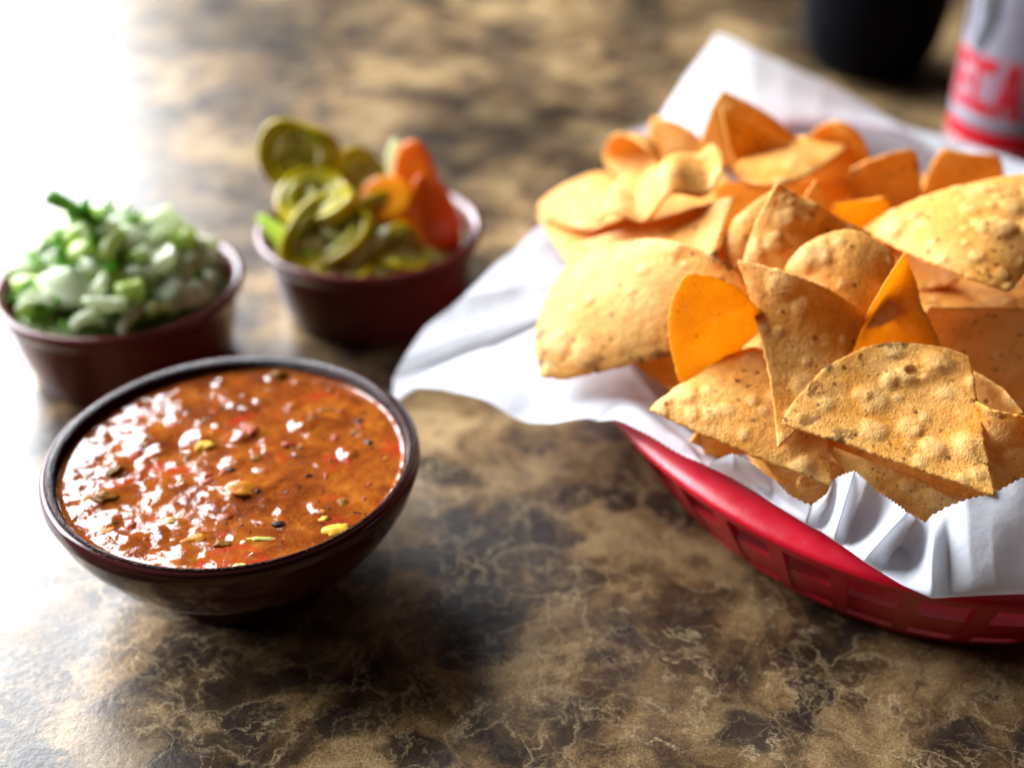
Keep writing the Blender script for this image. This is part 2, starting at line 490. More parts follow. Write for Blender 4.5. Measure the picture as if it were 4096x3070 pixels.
# ------------------------------------------------------------------ basket
CX, CY, RA, RB = .145, .43, .127, .170
def rim(th, d, z):
    return Vector((CX + (RA - d) * math.cos(th), CY + (RB - d) * math.sin(th), z))
def sweep(prof, n=220, th0=0, th1=2 * math.pi):
    full = abs(th1 - th0 - 2 * math.pi) < 1e-6
    m = n if full else n + 1
    vs, fs, k = [], [], len(prof)
    for i in range(m):
        th = th0 + (th1 - th0) * i / n
        vs += [rim(th, d, z) for d, z in prof]
    for i in range(n):
        for j in range(k):
            a, b = i * k, ((i + 1) % m) * k
            fs.append((a + j, a + (j + 1) % k, b + (j + 1) % k, b + j))
    if not full:
        fs.append(list(range(k))[::-1]); fs.append([n * k + j for j in range(k)])
    return vs, fs
def build_basket():
    root = empty('plastic_basket', (CX, CY, 0))
    loc = lambda vs: [v - Vector((CX, CY, 0)) for v in vs]
    prof = [(.0122, .0402), (.0114, .0426), (.0092, .0437), (.0058, .0431), (.0026, .0417), (.0008, .0404), (0, .0394), (.0002, .0380), (.0011, .0373),
            (.0024, .0374), (.0034, .0384), (.0056, .0402), (.0082, .0412), (.0102, .0406), (.0112, .0390)]
    vs, fs = sweep(prof)
    mesh('rim', loc(vs), fs, M_RED, root)
    def wall(z): return .0270 - .0245 * (z / .038) ** .85     # inset of the outer wall
    def band(name, z0, z1, t=.0022, out=0.0):
        p = [(wall(z0) - out, z0), (wall((z0 + z1) / 2) - out - .0002, (z0 + z1) / 2), (wall(z1) - out, z1), (wall(z1) + t, z1), (wall(z0) + t, z0)]
        vs, fs = sweep(p)
        mesh(name, loc(vs), fs, M_RED, root, smooth=False)
    band('foot_band', .0002, .0060, out=.0004)
    band('middle_band', .0092, .0215)
    vs, fs = sweep([(.0055, .0392), (.0022, .0374), (.0040, .0335), (.0064, .0335), (.0062, .0370)])
    mesh('upper_band', loc(vs), fs, M_RED, root, smooth=False)
    # upright ribs at even arc length
    N = 2000
    P = [rim(2 * math.pi * i / N, .01, 0) for i in range(N + 1)]
    acc = [0]
    for a, b in zip(P, P[1:]): acc.append(acc[-1] + (b - a).length)
    nr = 44
    j = 0
    for k in range(nr):
        s = acc[-1] * (k + .35) / nr
        while acc[j + 1] < s: j += 1
        th = 2 * math.pi * j / N
        dth = .0026 / (P[j + 1] - P[j]).length * 2 * math.pi / N
        zs = [.0004, .008, .016, .024, .031, .0366]
        vs, fs = [], []
        for z in zs:
            d = wall(z) - .0006
            for tt, dd in ((th - dth, d), (th + dth, d), (th + dth * .9, d + .0032), (th - dth * .9, d + .0032)):
                vs.append(rim(tt, dd, z))
        for i in range(len(zs) - 1):
            for q in range(4):
                fs.append((i * 4 + q, i * 4 + (q + 1) % 4, i * 4 + 4 + (q + 1) % 4, i * 4 + 4 + q))
        fs += [(3, 2, 1, 0), tuple(len(vs) - 4 + q for q in range(4))]
        mesh('rib', loc(vs), fs, M_RED, root, smooth=False)
    # floor
    n = 120
    vs = [rim(2 * math.pi * i / n, .0292, z) for z in (.0008, .0034) for i in range(n)]
    fs = [list(range(n))[::-1], list(range(n, 2 * n))] + [(i, (i + 1) % n, n + (i + 1) % n, n + i) for i in range(n)]
    mesh('floor', loc(vs), fs, M_RED, root, smooth=False)
    tag(root, 'red plastic oval basket with open slots, lined with paper', 'basket')
build_basket()

# ------------------------------------------------------------------ paper liner
PAPER_COLUMNS = [
    [(0.112, 0.4411, 0.006), (0.0717, 0.4546, 0.0065), (0.0443, 0.4605, 0.022), (0.0369, 0.462, 0.0425), (0.0296, 0.4636, 0.0462), (0.0202, 0.466, 0.0501), (0.0109, 0.4683, 0.05)],
    [(0.1114, 0.4345, 0.006), (0.0703, 0.44, 0.0065), (0.0424, 0.4424, 0.022), (0.0349, 0.443, 0.0425), (0.0274, 0.4437, 0.0462), (0.0114, 0.4454, 0.0481), (-0.0047, 0.447, 0.046)],
    [(0.1113, 0.4292, 0.006), (0.07, 0.4282, 0.0065), (0.042, 0.4278, 0.022), (0.0345, 0.4277, 0.0425), (0.027, 0.4276, 0.0462), (0.0043, 0.4272, 0.0461), (-0.0184, 0.4267, 0.042)],
    [(0.1113, 0.4273, 0.006), (0.0701, 0.4241, 0.0065), (0.0421, 0.4227, 0.022), (0.0346, 0.4223, 0.0425), (0.0271, 0.4219, 0.0462), (-0.0025, 0.42, 0.0421), (-0.0321, 0.4181, 0.034)],
    [(0.1114, 0.425, 0.006), (0.0703, 0.4188, 0.0065), (0.0425, 0.4162, 0.022), (0.035, 0.4155, 0.0425), (0.0275, 0.4148, 0.0462), (-0.0062, 0.4106, 0.0386), (-0.0399, 0.4065, 0.027)],
    [(0.1115, 0.4241, 0.006), (0.0705, 0.4168, 0.0065), (0.0426, 0.4137, 0.022), (0.0352, 0.4129, 0.0425), (0.0277, 0.412, 0.0462), (-0.0079, 0.4068, 0.0361), (-0.0435, 0.4017, 0.022)],
    [(0.1115, 0.4238, 0.006), (0.0705, 0.4163, 0.0065), (0.0427, 0.4131, 0.022), (0.0352, 0.4122, 0.0425), (0.0278, 0.4113, 0.0462), (-0.0082, 0.4059, 0.0311), (-0.0443, 0.4004, 0.012)],
    [(0.1117, 0.4217, 0.006), (0.0709, 0.4115, 0.0065), (0.0433, 0.4071, 0.022), (0.0359, 0.4059, 0.0425), (0.0285, 0.4047, 0.0462), (-0.006, 0.3976, 0.0381), (-0.0405, 0.3905, 0.026)],
    [(0.1119, 0.4195, 0.006), (0.0715, 0.4068, 0.0065), (0.044, 0.4012, 0.022), (0.0367, 0.3998, 0.0425), (0.0293, 0.3983, 0.0462), (-0.0017, 0.3903, 0.0406), (-0.0327, 0.3822, 0.031)],
    [(0.1121, 0.418, 0.006), (0.0719, 0.4034, 0.0065), (0.0446, 0.3971, 0.022), (0.0373, 0.3954, 0.0425), (0.03, 0.3938, 0.0462), (0.0025, 0.3856, 0.0416), (-0.0251, 0.3774, 0.033)],
    [(0.1124, 0.4162, 0.006), (0.0726, 0.3994, 0.0065), (0.0455, 0.3921, 0.022), (0.0383, 0.3902, 0.0425), (0.031, 0.3882, 0.0462), (0.0071, 0.38, 0.0421), (-0.0168, 0.3718, 0.034)],
    [(0.1129, 0.4138, 0.006), (0.0736, 0.3941, 0.0065), (0.0469, 0.3856, 0.022), (0.0397, 0.3833, 0.0425), (0.0326, 0.381, 0.0462), (0.0119, 0.3726, 0.0431), (-0.0087, 0.3643, 0.036)],
    [(0.1136, 0.4105, 0.006), (0.0753, 0.3866, 0.0065), (0.0492, 0.3763, 0.022), (0.0422, 0.3735, 0.0425), (0.0353, 0.3708, 0.0462), (0.0187, 0.3626, 0.0431), (0.0021, 0.3544, 0.036)],
    [(0.1144, 0.4076, 0.006), (0.077, 0.3801, 0.0065), (0.0517, 0.3683, 0.022), (0.0449, 0.3651, 0.0425), (0.0381, 0.3619, 0.0462), (0.0254, 0.3546, 0.0446), (0.0126, 0.3473, 0.039)],
    [(0.1154, 0.4046, 0.006), (0.0792, 0.3735, 0.0065), (0.0546, 0.3601, 0.022), (0.048, 0.3565, 0.0425), (0.0414, 0.3529, 0.0462), (0.0328, 0.3474, 0.0476), (0.0242, 0.3418, 0.045)],
    [(0.1164, 0.4019, 0.006), (0.0814, 0.3676, 0.0065), (0.0576, 0.3528, 0.022), (0.0512, 0.3488, 0.0425), (0.0449, 0.3448, 0.0462), (0.0387, 0.3405, 0.0491), (0.0326, 0.3362, 0.048)],
    [(0.1176, 0.399, 0.006), (0.0841, 0.3612, 0.0065), (0.0613, 0.3449, 0.022), (0.0552, 0.3405, 0.0425), (0.0491, 0.3361, 0.0462), (0.0441, 0.3322, 0.0501), (0.0391, 0.3282, 0.05)],
    [(0.1196, 0.395, 0.006), (0.0887, 0.3521, 0.0065), (0.0676, 0.3336, 0.022), (0.062, 0.3287, 0.0425), (0.0563, 0.3237, 0.0462), (0.0529, 0.3207, 0.0501), (0.0494, 0.3176, 0.05)],
    [(0.1214, 0.3921, 0.006), (0.0925, 0.3457, 0.0065), (0.0799, 0.3329, 0.022), (0.0677, 0.3204, 0.0425), (0.0581, 0.3128, 0.048), (0.0579, 0.3118, 0.049), (0.0577, 0.3108, 0.05)],
    [(0.1232, 0.3895, 0.006), (0.0965, 0.34, 0.0065), (0.0848, 0.3263, 0.022), (0.0735, 0.3129, 0.0425), (0.0657, 0.3072, 0.047), (0.064, 0.3014, 0.0556), (0.0634, 0.3013, 0.06)],
    [(0.1242, 0.3882, 0.006), (0.0988, 0.337, 0.0065), (0.0877, 0.3229, 0.022), (0.0769, 0.3091, 0.0425), (0.0708, 0.3012, 0.047), (0.0698, 0.3004, 0.0525), (0.0688, 0.2995, 0.058)],
    [(0.1255, 0.3867, 0.006), (0.1016, 0.3338, 0.0065), (0.0911, 0.3191, 0.022), (0.081, 0.3049, 0.0425), (0.075, 0.2956, 0.047), (0.0754, 0.2996, 0.0486), (0.074, 0.2962, 0.056)],
    [(0.1268, 0.3853, 0.006), (0.1045, 0.3307, 0.0065), (0.0948, 0.3155, 0.022), (0.0853, 0.3008, 0.0425), (0.0788, 0.2911, 0.047), (0.0787, 0.2917, 0.0498), (0.0781, 0.2905, 0.054)],
    [(0.1283, 0.3839, 0.006), (0.1079, 0.3275, 0.0065), (0.0989, 0.3119, 0.022), (0.0903, 0.2967, 0.0425), (0.0831, 0.2861, 0.047), (0.0831, 0.2851, 0.0512), (0.0836, 0.2859, 0.054)],
    [(0.129, 0.3833, 0.006), (0.1094, 0.3261, 0.0065), (0.1009, 0.3103, 0.022), (0.0926, 0.2949, 0.0425), (0.0855, 0.2837, 0.047), (0.0885, 0.2919, 0.0466), (0.0883, 0.2892, 0.055)],
    [(0.1292, 0.3831, 0.006), (0.1099, 0.3257, 0.0065), (0.1015, 0.3098, 0.022), (0.0933, 0.2944, 0.0425), (0.0868, 0.2824, 0.047), (0.0907, 0.2938, 0.0477), (0.0913, 0.2943, 0.057)],
    [(0.1305, 0.3821, 0.006), (0.1128, 0.3235, 0.0065), (0.105, 0.3072, 0.022), (0.0975, 0.2914, 0.0425), (0.0892, 0.2782, 0.0475), (0.0907, 0.2796, 0.0586), (0.0946, 0.2882, 0.064)],
    [(0.1315, 0.3813, 0.006), (0.115, 0.3219, 0.0065), (0.1077, 0.3054, 0.022), (0.1007, 0.2894, 0.0425), (0.0912, 0.2755, 0.0475), (0.098, 0.2909, 0.0467), (0.1005, 0.2936, 0.056)],
    [(0.1325, 0.3807, 0.006), (0.1172, 0.3204, 0.0065), (0.1106, 0.3037, 0.022), (0.1041, 0.2874, 0.0425), (0.0924, 0.2729, 0.048), (0.0997, 0.2869, 0.0471), (0.1033, 0.29, 0.055)],
    [(0.1344, 0.3796, 0.006), (0.1214, 0.318, 0.0065), (0.1157, 0.3009, 0.022), (0.1102, 0.2843, 0.0425), (0.0952, 0.2687, 0.048), (0.0996, 0.2682, 0.057), (0.1065, 0.2749, 0.06)],
    [(0.1354, 0.3791, 0.006), (0.1237, 0.3168, 0.0065), (0.1186, 0.2996, 0.022), (0.1137, 0.2828, 0.0425), (0.099, 0.2642, 0.048), (0.1082, 0.2799, 0.0448), (0.1126, 0.2832, 0.052)],
    [(0.136, 0.3788, 0.006), (0.1251, 0.3162, 0.0065), (0.1203, 0.2989, 0.022), (0.1157, 0.282, 0.0425), (0.1034, 0.2594, 0.048), (0.1106, 0.2743, 0.0468), (0.1142, 0.2803, 0.053)],
    [(0.1362, 0.3787, 0.006), (0.1255, 0.3161, 0.0065), (0.1208, 0.2987, 0.022), (0.1163, 0.2818, 0.0425), (0.1101, 0.2557, 0.047), (0.1103, 0.262, 0.0562), (0.1142, 0.277, 0.058)],
    [(0.1371, 0.3784, 0.006), (0.1275, 0.3153, 0.0065), (0.1233, 0.2978, 0.022), (0.1192, 0.2808, 0.0425), (0.1153, 0.257, 0.046), (0.1163, 0.2667, 0.0535), (0.1174, 0.2764, 0.061)],
    [(0.1384, 0.3779, 0.006), (0.1304, 0.3143, 0.0065), (0.1269, 0.2966, 0.022), (0.1235, 0.2794, 0.0425), (0.1215, 0.2573, 0.046), (0.121, 0.2649, 0.056), (0.1221, 0.2759, 0.063)],
    [(0.1402, 0.3774, 0.006), (0.1344, 0.3132, 0.0065), (0.1319, 0.2954, 0.022), (0.1294, 0.278, 0.0425), (0.1277, 0.2577, 0.046), (0.127, 0.2652, 0.0567), (0.1288, 0.2779, 0.063)],
    [(0.1432, 0.377, 0.006), (0.141, 0.3122, 0.0065), (0.14, 0.2942, 0.022), (0.1391, 0.2767, 0.0425), (0.1355, 0.2582, 0.046), (0.1368, 0.2692, 0.0567), (0.1391, 0.282, 0.066)],
    [(0.1487, 0.3772, 0.006), (0.1532, 0.3127, 0.0065), (0.1552, 0.2948, 0.022), (0.1571, 0.2774, 0.0425), (0.1503, 0.2591, 0.046), (0.1534, 0.2742, 0.056), (0.1566, 0.2894, 0.066)],
    [(0.167, 0.3898, 0.006), (0.1939, 0.3406, 0.0065), (0.2122, 0.3193, 0.022), (0.2171, 0.3137, 0.0425), (0.222, 0.308, 0.0462), (0.2288, 0.2985, 0.0531), (0.2356, 0.289, 0.056)],
    [(0.1729, 0.4001, 0.006), (0.2069, 0.3635, 0.0065), (0.2301, 0.3477, 0.022), (0.2363, 0.3435, 0.0425), (0.2425, 0.3392, 0.0462), (0.2515, 0.3318, 0.0531), (0.2605, 0.3245, 0.056)],
    [(0.1768, 0.4122, 0.006), (0.2157, 0.3905, 0.0065), (0.2421, 0.3812, 0.022), (0.2491, 0.3787, 0.0425), (0.2562, 0.3762, 0.0462), (0.2669, 0.3716, 0.0531), (0.2775, 0.3671, 0.056)],
    [(0.1786, 0.4255, 0.006), (0.2197, 0.42, 0.0065), (0.2476, 0.4176, 0.022), (0.2551, 0.417, 0.0425), (0.2626, 0.4163, 0.0462), (0.274, 0.4151, 0.0531), (0.2855, 0.414, 0.056)],
    [(0.1783, 0.439, 0.006), (0.2189, 0.45, 0.0065), (0.2465, 0.4547, 0.022), (0.2539, 0.456, 0.0425), (0.2613, 0.4573, 0.0462), (0.2726, 0.4596, 0.0531), (0.2839, 0.462, 0.056)],
    [(0.1757, 0.452, 0.006), (0.2133, 0.4788, 0.0065), (0.2388, 0.4904, 0.022), (0.2456, 0.4935, 0.0425), (0.2524, 0.4966, 0.0462), (0.2626, 0.5022, 0.0531), (0.2728, 0.5078, 0.056)],
    [(0.1705, 0.4649, 0.006), (0.2016, 0.5075, 0.0065), (0.2227, 0.5258, 0.022), (0.2284, 0.5308, 0.0425), (0.234, 0.5357, 0.0462), (0.2175, 0.5154, 0.0501), (0.201, 0.4952, 0.05)],
    [(0.1607, 0.477, 0.006), (0.18, 0.5344, 0.0065), (0.193, 0.5592, 0.022), (0.1965, 0.5658, 0.0425), (0.2, 0.5724, 0.0462), (0.1925, 0.552, 0.0526), (0.185, 0.5315, 0.055)],
    [(0.1548, 0.4808, 0.006), (0.1667, 0.543, 0.0065), (0.1748, 0.5698, 0.022), (0.177, 0.5769, 0.0425), (0.1791, 0.5841, 0.0462), (0.1767, 0.5718, 0.0541), (0.1742, 0.5595, 0.058)],
    [(0.1497, 0.4826, 0.006), (0.1554, 0.5469, 0.0065), (0.1593, 0.5746, 0.022), (0.1603, 0.582, 0.0425), (0.1614, 0.5894, 0.0462), (0.1611, 0.5856, 0.0556), (0.1609, 0.5818, 0.061)],
    [(0.1455, 0.4831, 0.006), (0.1462, 0.548, 0.0065), (0.1467, 0.576, 0.022), (0.1468, 0.5835, 0.0425), (0.1469, 0.591, 0.0462), (0.147, 0.5936, 0.0576), (0.147, 0.5962, 0.065)],
    [(0.1412, 0.4828, 0.006), (0.1367, 0.5473, 0.0065), (0.1335, 0.5751, 0.022), (0.1327, 0.5825, 0.0425), (0.1319, 0.59, 0.0462), (0.1313, 0.5955, 0.0606), (0.1307, 0.601, 0.071)],
    [(0.1367, 0.4815, 0.006), (0.1265, 0.5443, 0.0065), (0.1195, 0.5715, 0.022), (0.1177, 0.5787, 0.0425), (0.1158, 0.586, 0.0462), (0.1141, 0.5936, 0.0646), (0.1123, 0.6013, 0.079)],
    [(0.1322, 0.4791, 0.006), (0.1166, 0.5392, 0.0065), (0.106, 0.5651, 0.022), (0.1032, 0.5721, 0.0425), (0.1003, 0.579, 0.0462), (0.0976, 0.5865, 0.0691), (0.0949, 0.594, 0.088)],
    [(0.1273, 0.4752, 0.006), (0.1056, 0.5304, 0.0065), (0.0909, 0.5542, 0.022), (0.0869, 0.5606, 0.0425), (0.083, 0.567, 0.0462), (0.0824, 0.567, 0.0661), (0.0818, 0.5669, 0.082)],
    [(0.1236, 0.471, 0.006), (0.0974, 0.5212, 0.0065), (0.0796, 0.5428, 0.022), (0.0749, 0.5486, 0.0425), (0.0701, 0.5544, 0.0462), (0.0707, 0.5523, 0.0621), (0.0713, 0.5501, 0.074)],
    [(0.122, 0.4689, 0.006), (0.0939, 0.5164, 0.0065), (0.0748, 0.5369, 0.022), (0.0697, 0.5424, 0.0425), (0.0646, 0.5479, 0.0462), (0.0645, 0.5469, 0.0571), (0.0644, 0.546, 0.064)],
    [(0.1101, 0.4902, 0.006), (0.0841, 0.5136, 0.0065), (0.0685, 0.5277, 0.022), (0.0647, 0.531, 0.038), (0.0633, 0.5324, 0.045), (0.0547, 0.5401, 0.05), (0.0462, 0.5478, 0.056)],
    [(0.107, 0.4829, 0.006), (0.0787, 0.5035, 0.0065), (0.0617, 0.5158, 0.022), (0.0576, 0.5188, 0.038), (0.056, 0.5199, 0.045), (0.0516, 0.5232, 0.05), (0.0471, 0.5264, 0.053)],
    [(0.1043, 0.475, 0.006), (0.074, 0.4925, 0.0065), (0.0558, 0.503, 0.022), (0.0515, 0.5055, 0.038), (0.0497, 0.5065, 0.045), (0.0476, 0.5077, 0.05), (0.0454, 0.509, 0.052)],
    [(0.1017, 0.4652, 0.006), (0.0695, 0.4788, 0.0065), (0.0502, 0.487, 0.022), (0.0456, 0.489, 0.038), (0.0437, 0.4898, 0.045), (0.0368, 0.4927, 0.05), (0.0299, 0.4956, 0.052)],
]

def build_paper():
    cols = [[Vector(p) for p in c] for c in PAPER_COLUMNS]
    n = len(cols)
    ext = cols[-2:] + cols + cols[:3]
    def colat(t):
        i = int(t); u = t - i
        a, b, c, d = ext[i + 1], ext[i + 2], ext[i + 3], ext[min(i + 4, len(ext) - 1)]
        r = []
        for j in range(len(b)):
            cr = .5 * (2 * b[j] + (c[j] - a[j]) * u + (2 * a[j] - 5 * b[j] + 4 * c[j] - d[j]) * u * u + (3 * b[j] - a[j] - 3 * c[j] + d[j]) * u ** 3)
            li = b[j].lerp(c[j], u)
            r.append(li.lerp(cr, .15))
        return r
    # even steps along the outer edge
    F = 60
    ts = [i / F for i in range(n * F + 1)]
    E = [colat(min(t, n - 1e-6))[-1] for t in ts]
    acc = [0]
    for a, b in zip(E, E[1:]): acc.append(acc[-1] + max((b - a).length, 1e-6))
    TEETH = int(acc[-1] / .0019)
    m = TEETH * 3
    rows = 40
    vs, fs, j = [], [], 0
    for k in range(m):
        s = acc[-1] * k / m
        while acc[j + 1] < s: j += 1
        t = ts[j] + (ts[j + 1] - ts[j]) * (s - acc[j]) / (acc[j + 1] - acc[j])
        c = colat(min(t, n - 1e-6))
        for i in range(rows):
            p = catmull(c, (len(c) - 1) * (i / (rows - 1)) ** .8)
            out = i / (rows - 1)
            wr = min(1, max(0, (out - .55) * 4))
            p = p + Vector((0, 0, 1)) * wr * (.0022 * abs(noise.noise(p * 26 + Vector((3, 1, 0)))) + .0012 * abs(noise.noise(p * 61 + Vector((7, 2, 0)))) - .0008)
            if i == rows - 1:
                d = (p - prev)
                if d.length > 1e-7: p = p + d.normalized() * (.00042 if k % 3 == 0 else 0 if k % 3 == 1 else -.00012)
            prev = p
            vs.append(p)
    ctr = len(vs)
    vs.append(Vector((CX, CY, .0062)))
    for k in range(m):
        a, b = k * rows, ((k + 1) % m) * rows
        fs.append((ctr, b, a))
        for i in range(rows - 1):
            fs.append((a + i, b + i, b + i + 1, a + i + 1))
    o = mesh('paper_liner', vs, fs, M_PAPER)
    tag(o, 'white deli paper with saw toothed edge lining the red basket', 'paper')
build_paper()

